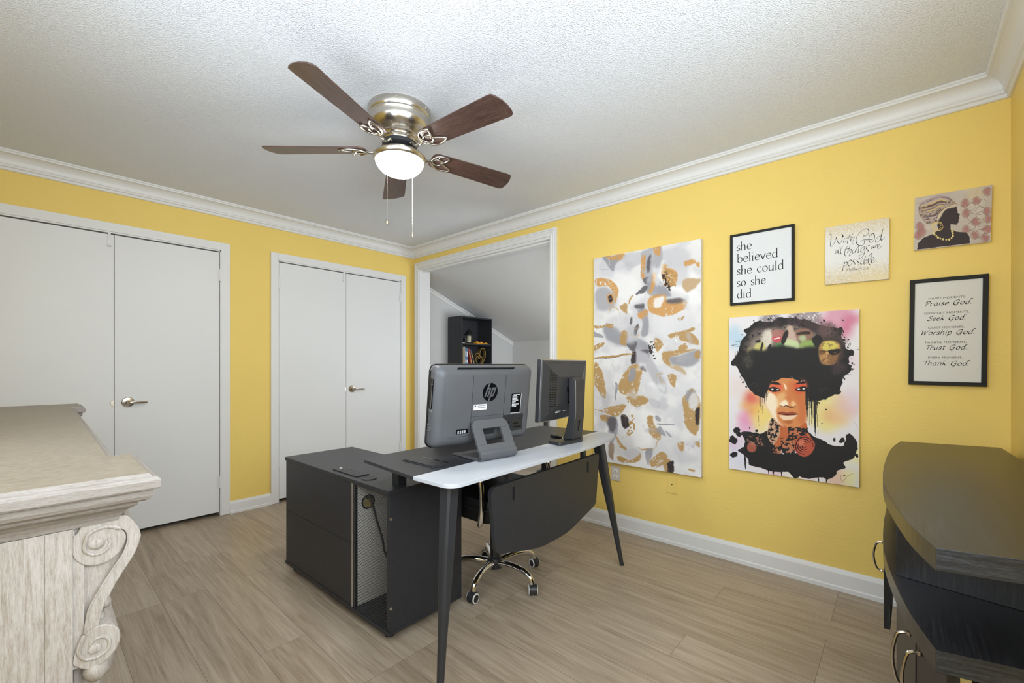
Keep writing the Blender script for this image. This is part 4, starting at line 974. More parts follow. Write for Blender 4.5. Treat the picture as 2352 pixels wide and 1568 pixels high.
# ---- large abstract floral canvas
WH, GY, DG, LG, GO, BK, TW = (225,222,220), (150,149,155), (96,91,95), (196,194,197), (178,141,88), (58,50,50), (203,150,88)
A = Paint(300, 580, [(62,172), (730,50), (735,1528), (68,1422)], WH, 3, .018)
A.put(np.clip((A.n3-.47)*4, 0, 1)*.6, (206,203,205)); A.put(np.clip((vnoise(A.W, A.H, 9, 77)-.52)*6, 0, 1)*.5, (194,192,196)); A.put(np.clip((.46-A.n3)*3, 0, 1)*.5, (238,236,234))
big = [([(200,260),(330,300),(360,420),(250,480),(160,400)], (236,234,232)), ([(480,130),(640,110),(640,330),(520,300)], LG), ([(560,500),(690,520),(690,640),(520,680),(420,620),(470,520)], (216,214,216)), ([(130,600),(200,520),(300,560),(300,690),(200,720)], LG),
 ([(580,960),(720,930),(720,1020),(620,1060)], (214,212,214)), ([(560,1340),(640,1360),(720,1420),(600,1440)], LG), ([(90,1150),(130,1100),(160,1200),(110,1230)], LG), ([(280,1130),(420,1120),(440,1280),(330,1330)], (238,236,235)), ([(300,900),(430,900),(430,1000),(330,1020)], (214,212,214)), ([(70,380),(190,350),(200,480),(90,500)], LG)]
for P, c in [([(110,170),(250,150),(300,230),(220,300),(130,280)], (206,204,207)), ([(300,480),(400,420),(420,560),(330,640)], (202,200,203)), ([(420,880),(520,840),(560,1000),(470,1040)], (214,212,214)), ([(500,280),(700,260),(720,480),(600,400)], (240,238,237)), ([(200,1230),(330,1220),(360,1400),(230,1400)], (206,203,204)), ([(430,1280),(560,1260),(600,1400),(480,1420)], (208,206,207)), ([(640,620),(725,600),(725,740),(650,730)], (218,216,217)), ([(250,620),(340,600),(380,720),(280,720)], (186,184,188)), ([(360,300),(520,360),(540,420),(420,420)], (196,194,198)), ([(80,880),(150,870),(180,1060),(110,1080)], (212,209,210))]: A.poly(P, c, .85, soft=10, warp=.08, wash=.5)
for P, c in big: A.poly(P, c, .75, soft=7, warp=.06, wash=.5)
for P, c, k in [
 ([(115,165),(190,150),(250,145),(262,165),(210,190),(185,250),(150,220)], GY, 2), ([(140,165),(250,140),(235,175),(180,182)], TW, 1), ([(250,150),(350,130),(360,200),(300,222),(240,192)], LG, 3),
 ([(360,132),(480,98),(485,190),(455,292),(390,312),(355,290),(370,200)], (170,168,172), 2), ([(360,165),(385,160),(378,280),(360,290)], TW, 1), ([(395,195),(420,150),(412,240),(398,260)], DG, 2), ([(365,295),(410,285),(408,330),(380,332)], DG, 1), ([(430,105),(478,98),(470,150),(440,145)], TW, 1),
 ([(400,290),(450,280),(500,340),(540,400),(420,404),(390,340)], GY, 2), ([(430,262),(455,270),(430,380),(412,385)], TW, 1), ([(325,390),(383,345),(397,365),(335,397)], DG, 1), ([(480,222),(520,215),(582,260),(575,330),(540,345),(500,330)], TW, 1),
 ([(625,205),(660,180),(700,186),(690,210),(640,222)], TW, 1), ([(700,200),(725,195),(722,222),(705,218)], TW, 1), ([(615,310),(720,295),(722,325),(690,360),(640,380)], (190,160,122), 2),
 ([(70,310),(110,290),(190,320),(217,380),(190,462),(165,452),(185,390),(150,340),(90,345)], TW, 1), ([(75,375),(140,350),(190,400),(172,482),(90,492)], (172,170,174), 4), ([(150,395),(178,392),(186,432),(162,455),(146,430)], TW, 1), ([(155,405),(172,400),(178,430),(162,440)], BK, 0),
 ([(225,470),(270,455),(270,515),(235,490)], GO, 1), ([(325,465),(375,455),(370,490),(330,485)], DG, 2), ([(290,415),(305,405),(285,450),(278,455)], GO, 0),
 ([(400,430),(440,400),(500,395),(520,430),(600,425),(650,440),(600,500),(520,527),(440,522),(405,490)], TW, 1), ([(515,432),(560,420),(640,428),(600,450),(545,455)], DG, 3), ([(440,422),(495,410),(490,460),(450,482)], (232,230,228), 2),
 ([(340,500),(398,498),(400,640),(362,650),(372,560)], GY, 2), ([(340,515),(395,490),(395,530),(350,540)], TW, 1), ([(125,600),(160,585),(240,640),(290,682),(270,722),(200,702),(140,662)], GY, 4), ([(240,620),(277,630),(262,712),(225,692)], GO, 1), ([(145,580),(185,575),(180,605),(150,605)], GO, 0), ([(285,545),(300,540),(295,585),(283,575)], DG, 1), ([(320,600),(345,575),(335,640),(318,650)], DG, 1),
 ([(270,702),(330,672),(400,702),(420,782),(380,842),(320,822),(300,742)], GY, 2), ([(270,702),(330,688),(322,742),(285,738)], DG, 1), ([(350,740),(402,735),(402,762),(358,762)], DG, 1), ([(300,760),(330,750),(330,810),(300,825)], BK, 1), ([(440,670),(470,668),(492,712),(452,742)], GO, 1),
 ([(68,590),(135,588),(125,604),(68,606)], GO, 0), ([(65,625),(122,655),(100,668),(65,650)], GY, 0), ([(65,712),(132,690),(117,722),(68,744)], GO, 0),
 ([(535,640),(640,620),(692,605),(687,627),(590,652),(540,664)], GO, 1), ([(600,650),(680,640),(722,702),(660,697),(610,682)], GO, 1), ([(590,540),(628,535),(622,552),(598,556)], GO, 0), ([(530,790),(600,765),(728,735),(728,790),(680,837),(580,842)], GY, 3), ([(490,762),(560,745),(700,735),(540,782),(560,842),(622,872),(520,832)], GO, 1), ([(590,725),(640,700),(650,730),(600,745)], GO, 0), ([(695,755),(728,740),(728,790),(700,790)], GO, 1), ([(520,830),(600,845),(640,890),(570,860)], (190,165,130), 2),
 ([(340,732),(420,790),(470,872),(520,962),(510,1012),(450,962),(400,862),(330,842)], (182,180,184), 3), ([(275,862),(330,825),(362,862),(350,962),(320,1022),(240,1012),(215,962)], GO, 1), ([(290,872),(325,850),(320,922),(280,932)], GY, 2), ([(350,850),(372,838),(395,868),(372,870)], DG, 1),
 ([(70,820),(110,862),(135,962),(135,1047),(90,982),(70,942)], GO, 1), ([(525,895),(575,900),(570,967),(540,942)], GO, 1), ([(470,905),(512,952),(480,944)], GO, 1), ([(198,945),(212,945),(208,1040),(196,1042)], GY, 0),
 ([(270,1032),(340,1020),(410,1040),(390,1072),(330,1092),(280,1067)], GO, 1), ([(410,1035),(470,1052),(480,1100),(430,1092)], LG, 2), ([(620,1032),(680,980),(720,1052),(722,1202),(700,1272),(640,1202),(625,1112)], GO, 1), ([(640,992),(700,1000),(650,1062)], GY, 2), ([(655,1040),(700,1010),(712,1080),(668,1100)], (214,212,212), 2), ([(700,1110),(720,1100),(717,1202),(700,1192)], BK, 1),
 ([(135,1100),(240,1080),(270,1092),(240,1132),(200,1152),(150,1132)], GO, 1), ([(110,1150),(200,1160),(212,1252),(180,1332),(190,1420),(170,1402),(160,1282),(150,1202)], GY, 2), ([(150,1160),(202,1160),(192,1242),(165,1240)], DG, 3), ([(108,1150),(160,1148),(152,1190),(120,1180)], GO, 1), ([(235,1150),(275,1150),(287,1212),(250,1222)], BK, 1),
 ([(205,1268),(240,1322),(277,1362),(240,1352),(212,1310)], GO, 1), ([(220,1400),(300,1420),(355,1370),(352,1420),(312,1440),(230,1432)], GO, 1), ([(250,1370),(330,1350),(350,1390),(290,1412)], LG, 2), ([(395,1160),(430,1150),(442,1202),(482,1242),(472,1302),(420,1262)], GO, 1), ([(445,1150),(480,1160),(482,1185),(455,1175)], GY, 1), ([(480,1210),(517,1277),(450,1242)], GY, 1), ([(510,1235),(557,1277),(530,1270)], GY, 0),
 ([(340,1340),(430,1350),(470,1300),(450,1342),(400,1362)], GO, 1), ([(420,1432),(480,1370),(522,1390),(500,1452),(440,1472)], GO, 1), ([(390,1360),(432,1360),(412,1452),(390,1412)], GY, 1), ([(500,1420),(540,1425),(560,1500),(515,1500)], GO, 1), ([(530,1440),(562,1430),(566,1492),(535,1500)], BK, 1), ([(590,1320),(632,1310),(627,1362),(600,1352)], GO, 2), ([(650,1470),(702,1475),(690,1492)], GO, 1), ([(685,1310),(725,1305),(722,1340),(700,1330)], GO, 1), ([(160,1330),(190,1320),(192,1410),(168,1405)], (160,140,120), 1)]:
    A.poly(P, c, .92, soft=k, warp=.03, wash=.35 if c in (GY, LG) else .1, grit=.33 if c in (GO, TW) else 0)
for P in ([(485,255),(515,250),(540,282),(530,342),(500,332)], [(400,690),(440,680),(447,742),(410,752)], [(410,740),(445,745),(450,800),(430,790)], [(235,1150),(275,1150),(287,1212),(250,1222)], [(700,1105),(720,1100),(717,1202),(700,1192)], [(525,1440),(562,1430),(566,1492),(530,1500)], [(500,330),(545,330),(545,372),(520,370)]): A.speck(P, BK, .42, 1, 1); 
for P in ([(280,1120),(320,1150),(322,1260),(240,1290),(290,1230)], [(480,220),(585,260),(575,350),(540,345)], [(440,670),(500,710),(450,770)]): A.speck(P, GO, .5, 1, 1)
A.line([(66,792),(180,783),(312,760)], 13, GO); A.line([(70,796),(180,790),(250,775)], 4, DG); A.line([(455,1198),(520,1200),(572,1202)], 8, GY); A.line([(72,1112),(110,1120),(150,1130)], 6, GO)
random.seed(12)
for k in range(46):      # thin drawn outlines and dry-brush flecks
    x, y = random.uniform(90, 700), random.uniform(160, 1460); a = random.uniform(0, 6.3); L_ = random.uniform(25, 80)
    A.line([(x, y), (x+L_*.5*math.cos(a)+random.gauss(0,9), y+L_*.5*math.sin(a)+random.gauss(0,9)), (x+L_*math.cos(a+.5), y+L_*math.sin(a+.5))], random.choice((2.5, 3, 9)), random.choice(((170,167,170), (200,198,200), (190,160,118), (238,237,236))), .7)
for k in range(16):
    x, y = random.uniform(100, 700), random.uniform(180, 1440); A.dot((x, y), random.uniform(14, 40), random.choice(((238,237,236), (184,182,187), (205,203,206))), .6, soft=4, warp=.14, ry=random.uniform(16, 60))
canvas('canvas_painting', 2.235, 2.987, .468, 1.927, .035, A, 'tall white, grey and gold floral canvas, leftmost picture on the yellow wall', 'painting')
# ---- portrait of a woman with a large afro, watercolour style
P_ = Paint(360, 530, [(88,130), (1136,80), (1128,1500), (78,1338)], (226,221,222), 8, .012); BK = (40,38,38)
for c, r, col, a in (((960,190),150,(212,140,165),.75), ((1040,190),60,(200,95,130),.6), ((130,290),90,(178,205,222),.8), ((880,880),170,(232,212,120),.75), ((880,905),60,(226,165,110),.6), ((1000,900),110,(228,176,150),.5), ((240,930),80,(226,150,178),.85), ((210,1010),70,(224,150,190),.6), ((280,800),100,(228,160,90),.8), ((240,770),50,(210,70,80),.8), ((360,900),90,(238,205,90),.8), ((330,980),70,(236,210,130),.8), ((1080,1230),90,(236,226,160),.8), ((950,1420),90,(226,180,150),.7), ((1060,1440),60,(232,226,150),.8), ((640,1410),110,(232,220,190),.7), ((440,1400),60,(226,170,180),.6), ((1000,500),90,(216,190,205),.6), ((1050,820),100,(222,190,205),.5), ((150,700),90,(226,208,200),.6), ((150,1250),90,(214,214,228),.7), ((700,1440),60,(224,190,200),.5), ((130,1130),60,(206,170,205),.5)):
    P_.dot(c, r, col, a, soft=14, warp=.12, wash=.4)
hair = [(290,180),(330,168),(420,178),(480,145),(580,138),(640,150),(740,165),(830,205),(960,225),(995,250),(985,290),(1005,340),(1030,395),(1080,415),(1080,440),(1050,460),(1042,510),(1070,550),(1050,590),(1000,640),(980,700),(930,760),(870,790),(800,808),(735,800),(705,730),(700,640),(560,600),(430,640),(405,730),(380,775),(330,762),(290,742),(250,702),(215,652),(180,590),(160,540),(130,512),(108,480),(140,430),(165,390),(180,320),(230,262),(222,230)]
P_.poly(hair, BK, 1, warp=.045, smooth=False); P_.poly(hair, BK, .8, warp=.02)
for c, r, ry in (((1062,425),28,26), ((125,490),26,30), ((955,735),30,24), ((985,235),22,18), ((580,150),22,16), ((300,188),24,14), ((240,235),26,24)): P_.dot(c, r, BK, 1, ry=ry, warp=.03)
for c, r, col, a, s in (((700,190),150,(96,76,78),.5,8), ((420,185),80,(80,64,66),.5,8), ((330,300),90,(140,122,116),.6,8), ((240,360),50,(110,96,88),.7,7), ((250,470),50,(84,78,68),.7,8), ((900,280),80,(96,78,70),.6,8), ((860,240),60,(110,86,84),.7,6), ((1000,330),40,(120,96,100),.5,5), ((960,540),60,(92,72,76),.5,6)): P_.dot(c, r, col, a, soft=s, warp=.08, grit=.36)
random.seed(8)
for k in range(150):     # ragged curls and ink spatter round the hair
    q = hair[random.randrange(len(hair)-14)] if random.random() < .8 else (random.uniform(150, 1050), random.uniform(150, 760))
    P_.dot((q[0]+random.gauss(0, 16), q[1]+random.gauss(0, 14)), random.uniform(2, 9), BK, .9, warp=.04)
for k in range(40):
    a = random.uniform(0, 2*PI); x, y = 600+460*math.cos(a), 450+310*math.sin(a)
    if 380 < x < 740 and y > 560: continue
    P_.line([(x, y), (x+random.gauss(0,14), y+random.gauss(0,14)), (x+random.gauss(0,26), y+random.gauss(0,22)), (x+random.gauss(0,14), y+random.gauss(0,26))], 3.5, (60,52,52), .8)
# soft collage of pale figures across the hair (generic shapes)
P_.poly([(255,330),(400,235),(560,205),(720,232),(815,300),(805,372),(660,388),(520,365),(420,392),(300,402)], (150,136,120), .7, soft=5, warp=.05, grit=.34)
for Q, c, k in (([(360,250),(430,235),(440,330),(400,372),(350,340)], (232,222,206), 6), ([(440,240),(530,240),(545,320),(500,345),(440,320)], (176,118,108), 3), ([(432,300),(500,285),(505,318),(470,332)], (205,72,84), 1), ([(446,304),(496,294),(494,304),(455,312)], (236,224,220), 0), ([(560,210),(610,225),(640,345),(560,365),(535,300)], (206,176,160), 3), ([(560,310),(640,330),(655,378),(540,372)], (196,214,160), 3), ([(630,240),(740,235),(755,300),(690,335),(640,310)], (150,110,92), 2), ([(640,258),(735,250),(738,272),(690,276),(645,276)], (52,44,40), 1), ([(650,290),(700,285),(700,325),(665,325)], (176,196,150), 3), ([(470,345),(520,335),(520,372),(470,378)], (86,132,80), 3), ([(665,335),(800,320),(810,380),(680,388)], (150,176,96), 3), ([(300,345),(370,335),(380,395),(300,398)], (206,196,120), 4), ([(240,380),(275,370),(280,440),(245,450)], (150,140,100), 4)): P_.poly(Q, c, .9, soft=k, warp=.02, wash=.3)
for Q in ([(520,270),(560,240),(550,330),(520,345)], [(760,300),(810,280),(850,330),(800,380),(770,350)], [(300,320),(330,310),(335,330),(305,335)], [(350,340),(365,338),(360,395),(345,392)], [(400,360),(430,350),(425,400),(400,400)]): P_.poly(Q, BK, .95, soft=1, warp=.03)
P_.poly([(250,400),(420,385),(520,360),(600,372),(680,385),(820,372),(830,470),(300,480)], BK, .9, soft=5, warp=.06)
P_.poly([(835,345),(905,325),(965,345),(985,420),(965,480),(900,520),(845,505),(815,460),(810,400)], (186,140,88), .95, soft=2, warp=.02)
P_.poly([(845,345),(905,328),(955,350),(950,392),(850,400)], (212,200,100), .9, soft=2); P_.poly([(930,430),(980,430),(960,490),(900,520),(890,480)], (130,92,66), .8, soft=3)
P_.poly([(890,402),(975,395),(985,415),(955,440),(910,440)], (46,40,36), 1); P_.poly([(812,405),(862,402),(866,425),(835,436),(812,425)], (120,84,52), .9, soft=1); P_.line([(806,402),(880,410),(985,396)], 5, BK); P_.line([(850,466),(885,470),(915,462)], 4, (110,76,54), .6); P_.speck([(830,440),(960,440),(960,515),(840,515)], (150,108,72), .5, .7, 2); P_.poly([(868,420),(884,412),(892,445),(870,448)], (212,166,110), .8, soft=2); P_.speck([(820,330),(985,330),(990,520),(820,520)], (110,80,60), .62, .6, 2); P_.poly([(960,330),(1000,360),(1005,470),(960,520),(975,440),(982,380)], (70,58,54), .9, soft=3, warp=.05)
# face
SK = (214,140,84)
P_.poly([(430,650),(470,625),(530,605),(600,615),(650,650),(700,660),(706,720),(706,900),(698,985),(650,1025),(590,1050),(520,1010),(450,945),(400,865),(378,795),(388,735)], SK, 1, soft=1)
P_.poly([(480,955),(600,1040),(700,975),(722,1050),(765,1115),(700,1160),(440,1190),(470,1100),(490,1010)], (192,104,62), 1, soft=1)
P_.poly([(560,660),(700,650),(706,900),(690,990),(640,960),(650,850),(600,760)], (204,112,66), .75, soft=8)
P_.poly([(386,735),(425,730),(470,770),(490,820),(462,880),(480,950),(535,1010),(450,948),(400,866),(378,795)], (246,226,196), 1, soft=3)
P_.poly([(470,760),(540,740),(520,830),(480,850)], (236,186,130), .8, soft=6); P_.poly([(525,660),(545,680),(552,712),(538,705)], (246,228,196), .9, soft=1)
P_.poly([(425,655),(512,668),(510,720),(430,735)], (222,92,66), .75, soft=5); P_.poly([(615,665),(702,655),(704,725),(630,740)], (214,84,58), .8, soft=5)
P_.poly([(432,650),(470,648),(505,668),(470,670),(425,664)], BK, 1); P_.poly([(612,672),(650,655),(700,650),(700,664),(650,668)], BK, 1)
P_.poly([(400,700),(435,688),(475,694),(505,716),(470,728),(425,726)], BK, 1, warp=.01); P_.poly([(620,716),(655,694),(706,690),(706,728),(660,730)], BK, 1, warp=.01)
for c in ((432,708), (478,710), (650,712), (690,710)): P_.dot(c, 11, (232,222,216), .95, ry=6)
P_.poly([(495,820),(520,800),(545,795),(565,830),(545,850),(505,840)], (248,228,196), 1, soft=2); P_.poly([(590,800),(620,812),(628,840),(590,842)], (240,196,140), .9, soft=2)
P_.line([(496,832),(520,848),(548,840),(575,850),(610,848),(628,832)], 9, (84,40,28)); P_.poly([(545,780),(575,700),(600,760),(590,820)], (206,120,72), .6, soft=5)
P_.poly([(475,900),(520,888),(556,896),(600,888),(640,908),(590,918),(530,918)], (150,74,52), 1, soft=1); P_.poly([(488,918),(540,920),(600,918),(638,912),(600,948),(545,955),(505,940)], (240,208,176), 1, soft=1); P_.line([(475,902),(520,912),(560,912),(640,910)], 6, (60,30,24)); P_.poly([(520,960),(600,958),(570,985)], (176,96,58), .8, soft=3)
P_.poly([(440,640),(480,600),(560,580),(640,600),(700,650),(660,655),(600,625),(520,620),(470,640)], BK, 1, warp=.05, grit=.3)
# drips from the hair
for x0, x1, y0, y1 in ((702,724,700,975), (729,735,725,1000), (744,760,730,1010), (764,792,780,1085), (796,800,800,1100), (330,340,740,880), (352,356,740,900), (322,325,880,1000), (384,390,730,800), (398,402,730,790), (370,376,750,830)): P_.poly([(x0,y0),(x1,y0),(x1-2,(y0+y1)/2),((x0+x1)/2+1,y1),((x0+x1)/2-1,y1),(x0,(y0+y1)/2)], BK, .95, smooth=False, warp=.006)
# shoulders, lace and splatter
body = [(180,1050),(240,1042),(330,1062),(400,1035),(425,1090),(440,1180),(520,1232),(640,1225),(745,1215),(770,1150),(715,1050),(760,1085),(820,1115),(900,1155),(1000,1165),(1040,1085),(1075,1085),(1110,1130),(1112,1190),(1080,1270),(1000,1300),(1022,1342),(960,1362),(940,1402),(880,1432),(820,1412),(720,1427),(650,1402),(605,1418),(560,1372),(500,1362),(430,1367),(330,1332),(250,1302),(235,1272),(200,1222),(150,1190),(205,1170),(210,1120)]
P_.poly(body, BK, 1, warp=.035, smooth=False); P_.poly(body, BK, .9, warp=.01)
LC = (190,118,84)
P_.poly([(430,935),(492,1000),(482,1100),(430,1142),(392,1060)], (202,160,128), 1); P_.speck([(430,935),(492,1000),(482,1100),(430,1142),(392,1060)], BK, .47, 1, 1)
P_.dot((560,1160), 62, LC, .9, soft=1); P_.speck([(500,1100),(620,1090),(640,1240),(480,1230)], BK, .46, 1, 1); P_.dot((630,1060), 62, LC, .8, soft=1, ry=40); P_.speck([(560,1010),(720,1020),(720,1110),(560,1110)], BK, .46, 1, 1)
P_.dot((690,1165), 82, (186,88,66), 1, soft=1, ry=84)
for r in (70, 52, 34, 18): P_.line([(690+r*math.cos(t)*1.0, 1165+r*math.sin(t)) for t in [.4*r/18+2*PI*k/9 for k in range(8)]], 9, (50,34,32))
P_.poly([(640,1130),(680,1110),(690,1150),(655,1170)], (226,130,100), .8, soft=2)
P_.dot((265,1170), 38, (176,96,76), .9, soft=1, ry=42); P_.speck([(210,1080),(340,1070),(360,1160),(240,1150)], (170,120,100), .5, .8, 2); P_.dot((470,1195), 40, LC, .8, soft=1); P_.speck([(420,1150),(520,1160),(510,1240),(430,1235)], BK, .45, 1, 1)
for c, r in (((145,1035),28), ((108,1110),28), ((130,1230),27), ((100,1085),18), ((930,1110),14), ((995,1122),20), ((1045,1092),22), ((185,265),6), ((855,876),8), ((840,995),5), ((160,1060),22), ((300,1040),12), ((1110,1240),12), ((1045,320),6), ((1090,520),5), ((240,1015),6), ((980,150),4), ((1118,410),5), ((1015,1400),6)): P_.dot(c, r, BK, 1, warp=.05)
for x, y0, y1, w_ in ((400,1350,1388,10), (437,1350,1393,14), (503,1350,1403,12), (610,1390,1424,26), (800,1410,1454,10), (865,1420,1462,10), (212,1255,1345,12)): P_.poly([(x-w_/2,y0),(x+w_/2,y0),(x+w_/3,y1-6),(x,y1),(x-w_/3,y1-6)], BK, 1)
P_.line([(1080,970),(1110,1000),(1120,1040)], 5, (196,180,170), .6); P_.line([(985,1390),(990,1450),(1040,1405),(1080,1390)], 4, (150,110,90), .7)
canvas('canvas_print', 3.139, 3.742, .545, 1.434, .02, P_, 'unframed watercolour canvas of a woman with a huge black afro', 'painting')
# ---- woman in a head wrap
T = Paint(220, 220, [(125,172), (688,75), (683,487), (122,550)], (188,176,164), 21, .012)
T.put(np.clip((T.n3-.45)*3, 0, 1)*.6, (206,196,182)); T.put(np.clip((.5-T.n1-.62)*2, 0, 1), (170,150,140)); T.dot((560,130), 60, (206,186,150), .6, soft=8)
for i, (x, y) in enumerate([(490,210),(575,190),(655,265),(497,282),(570,345),(665,322),(567,440),(500,400),(652,125),(655,400),(600,262),(535,235),(540,310),(620,210),(625,370),(610,300),(540,375),(600,430),(160,380),(180,420),(150,440),(640,460)]):
    if i < 10 or i > 17: T.dot((x, y), 27, (162,108,102), .8, soft=3, warp=.06, wash=.4)
    T.line([(x-36,y+4),(x-22,y-16),(x,y-30),(x+22,y-20),(x+36,y-4)], 4, (120,104,94), .7); T.line([(x-36,y+4),(x-20,y+22),(x,y+32),(x+22,y+18),(x+36,y-4)], 4, (120,104,94), .7)
SKN = (60,51,52)
T.poly([(300,330),(335,262),(400,228),(433,240),(438,280),(456,292),(446,306),(453,318),(444,330),(447,345),(430,366),(386,362),(386,398),(430,416),(505,422),(528,455),(532,500),(145,546),(152,498),(190,460),(260,432),(300,402),(288,370)], SKN, 1, smooth=False, warp=.004)
tur = [(150,240),(170,205),(240,180),(320,160),(380,175),(427,212),(425,236),(350,255),(312,312),(285,347),(215,360),(185,330),(155,290)]
T.poly(tur, (112,92,84), 1); T.poly(tur, (182,164,150), .9, soft=2, grit=.46)
random.seed(4)
for k in range(26):
    a = random.uniform(0, 1); y0 = 190+140*a; x0 = 158+40*a
    T.line([(x0,y0+10),(x0+60+30*a,y0-18+20*a),(x0+140-30*a,y0-42+10*a),(x0+230-120*a,y0-30-10*a)], random.uniform(4,11), random.choice([(214,186,116),(96,76,72),(188,172,176),(226,206,150),(84,66,64),(170,150,152)]), .85)
T.poly([(312,312),(350,256),(425,236),(424,218),(370,225),(318,262),(285,320)], (206,192,172), .8, soft=2); T.line([(290,330),(320,270),(370,232),(425,218)], 6, (224,200,130), .9); T.line([(270,345),(300,285),(350,240),(420,212)], 5, (96,76,70), .9)
for r, w_ in ((40,5), (26,4), (35,3)): T.line([(292+r*math.cos(t), 377+.82*r*math.sin(t)) for t in [2*PI*k/14 for k in range(15)]], w_, (214,186,110))
for i, c in enumerate([(262,420),(268,436),(283,448),(298,458),(315,466),(334,471),(358,474),(380,472),(397,462),(406,447),(404,430),(400,415),(394,402)]): T.dot(c, 8 if i % 2 else 6, (224,204,130), 1)
canvas('canvas_print', 3.943, 4.187, 1.688, 1.933, .018, T, 'small canvas of a dark woman in profile wearing a gold head wrap', 'painting', roll=.02)
# ---- gold-speckled verse canvas
G = Paint(150, 180, [(98,280), (1500,60), (1488,1400), (85,1522)], (226,224,220), 31, .0)
band = np.clip((.30-G.V)/.25, 0, 1)*.9+np.clip((G.V-.62)/.3, 0, 1)
rs_ = np.random.default_rng(5).random((G.H, G.W)); m = (rs_ < band*.75).astype(float)
G.put(m, (206,184,140), .75); G.put(((rs_ > .93) & (band > .2)).astype(float), (245,232,196), .9); G.put(np.clip((G.V-.78)/.2, 0, 1)*np.clip((G.U-.3)*2, 0, 1), (238,222,172), .45)
gs = canvas('canvas_print', 3.603, 3.854, 1.57, 1.866, .02, G, 'small white and gold speckled canvas reading With God all things are possible', 'sign', roll=.01)
# lettering: strokes swept with a broad nib
def nib(b, pts, w_, ang, f, y, thin=.28):
    n = len(pts); d = Vector((math.cos(ang), math.sin(ang)))*w_/2
    for i in range(n-1):
        p, q = Vector(pts[i]), Vector(pts[i+1]); t = (q-p)
        if t.length < 1e-9: continue
        k = Vector((-t.y, t.x)).normalized()*w_*thin/2
        for o in (d, k):
            P = [p+o, q+o, q-o, p-o]; b.add([f(u, v, y) for u, v in P], [[0,1,2,3]])
gh = homog([(98,280), (1500,60), (1488,1400), (85,1522)]); gw, ghh = .251, .296
script = [
 [(175,450),(195,428),(222,440),(215,560),(205,650),(215,688),(245,680),(290,610),(335,490)], [(335,490),(360,580),(400,625),(440,590),(470,500),(468,440),(458,415)], [(458,415),(475,455),(500,475)],
 [(520,505),(500,560),(495,605),(520,600),(545,560)], [(545,482),(547,486)], [(540,520),(650,470)], [(640,420),(590,540),(575,640)], [(695,412),(650,520),(640,590)], [(650,560),(690,500),(725,490),(715,540),(680,600),(680,640),(710,625)],
 [(920,465),(980,460),(1035,410),(1040,340),(990,310),(900,345),(800,450),(765,560),(800,650),(880,675),(940,640),(955,560)], [(858,580),(930,550),(1020,545),(1130,540)],
 [(1120,420),(1070,450),(1045,530),(1065,595),(1110,600),(1160,550),(1175,470),(1150,420),(1120,415),(1090,460)], [(1310,462),(1245,492),(1198,555),(1205,597),(1252,587),(1302,530),(1334,430)], [(1358,312),(1320,460),(1310,540),(1340,555),(1395,485)],
 [(360,770),(325,790),(308,830),(325,835),(355,800)], [(365,770),(355,820),(372,825)], [(430,700),(395,730),(380,790),(385,840),(408,855)], [(478,695),(445,730),(430,790),(435,840),(458,855)],
 [(580,680),(535,760),(520,850),(535,905)], [(500,770),(560,745),(640,740)], [(640,670),(600,760),(575,835)], [(600,800),(650,755),(665,780),(625,860),(615,895),(650,885)], [(705,760),(685,815),(695,838),(730,800)], [(722,715),(726,718)], [(765,742),(752,790),(742,834)], [(748,815),(775,760),(812,702),(832,706),(818,780),(814,826),(842,808)],
 [(945,700),(900,720),(870,780),(880,820),(915,800),(950,730)], [(955,690),(960,780),(945,860),(890,930),(845,940),(840,900),(880,865),(950,840)], [(1070,670),(1020,680),(985,720),(1010,760),(1040,790),(1015,808)],
 [(1150,680),(1115,700),(1102,735),(1120,735),(1150,700)], [(1160,680),(1150,720),(1170,720)], [(1190,675),(1185,720)], [(1185,700),(1215,665),(1245,670)], [(1245,705),(1285,680),(1290,650),(1260,660),(1240,700),(1250,735),(1290,725),(1325,685)],
 [(480,1060),(520,1030),(500,1100),(478,1180),(480,1220)], [(500,1090),(550,1030),(580,1050),(560,1095),(505,1120)], [(640,985),(600,1020),(590,1080),(620,1115),(660,1080),(680,1020),(650,985),(620,1000)], [(775,965),(725,980),(700,1015),(735,1045),(745,1080),(720,1105)], [(860,960),(810,970),(785,1005),(825,1040),(835,1075),(805,1095)], [(890,985),(868,1050),(880,1082),(915,1050)], [(905,950),(909,954)],
 [(992,890),(945,990),(940,1080)], [(945,1060),(990,985),(1015,1000),(990,1050),(950,1085)], [(1070,990),(1110,900),(1115,850),(1090,850),(1050,920),(1035,1010),(1060,1090),(1085,1100)], [(1105,1010),(1160,970),(1155,930),(1120,945),(1100,1000),(1120,1050),(1160,1040),(1195,995)]]
small = [[(552,1205),(575,1170),(570,1212)], [(570,1210),(625,1155),(618,1220),(632,1228)], [(665,1180),(645,1205),(668,1200),(670,1180),(672,1205)], [(700,1150),(690,1215)], [(680,1178),(740,1168)], [(722,1150),(708,1220)], [(745,1150),(725,1215)], [(728,1200),(750,1180),(745,1205)], [(760,1192),(778,1180),(762,1178),(758,1205),(775,1200)], [(780,1180),(782,1202),(792,1182),(795,1202),(805,1175)], [(825,1150),(838,1140),(832,1195)], [(822,1198),(845,1192)], [(885,1155),(865,1150),(858,1170),(880,1168),(886,1155),(880,1195)], [(912,1160),(914,1162)], [(910,1185),(912,1187)], [(935,1160),(955,1145),(968,1160),(930,1195),(985,1185)], [(1040,1130),(1010,1165),(1012,1188),(1040,1180),(1050,1160),(1018,1168)]]
b = MB(); fz = lambda u, v, y: (-gw/2+gw*u, y, ghh/2-ghh*v)
def conv(P): return [tuple(q) for q in gh(P)]
asp = ghh/gw
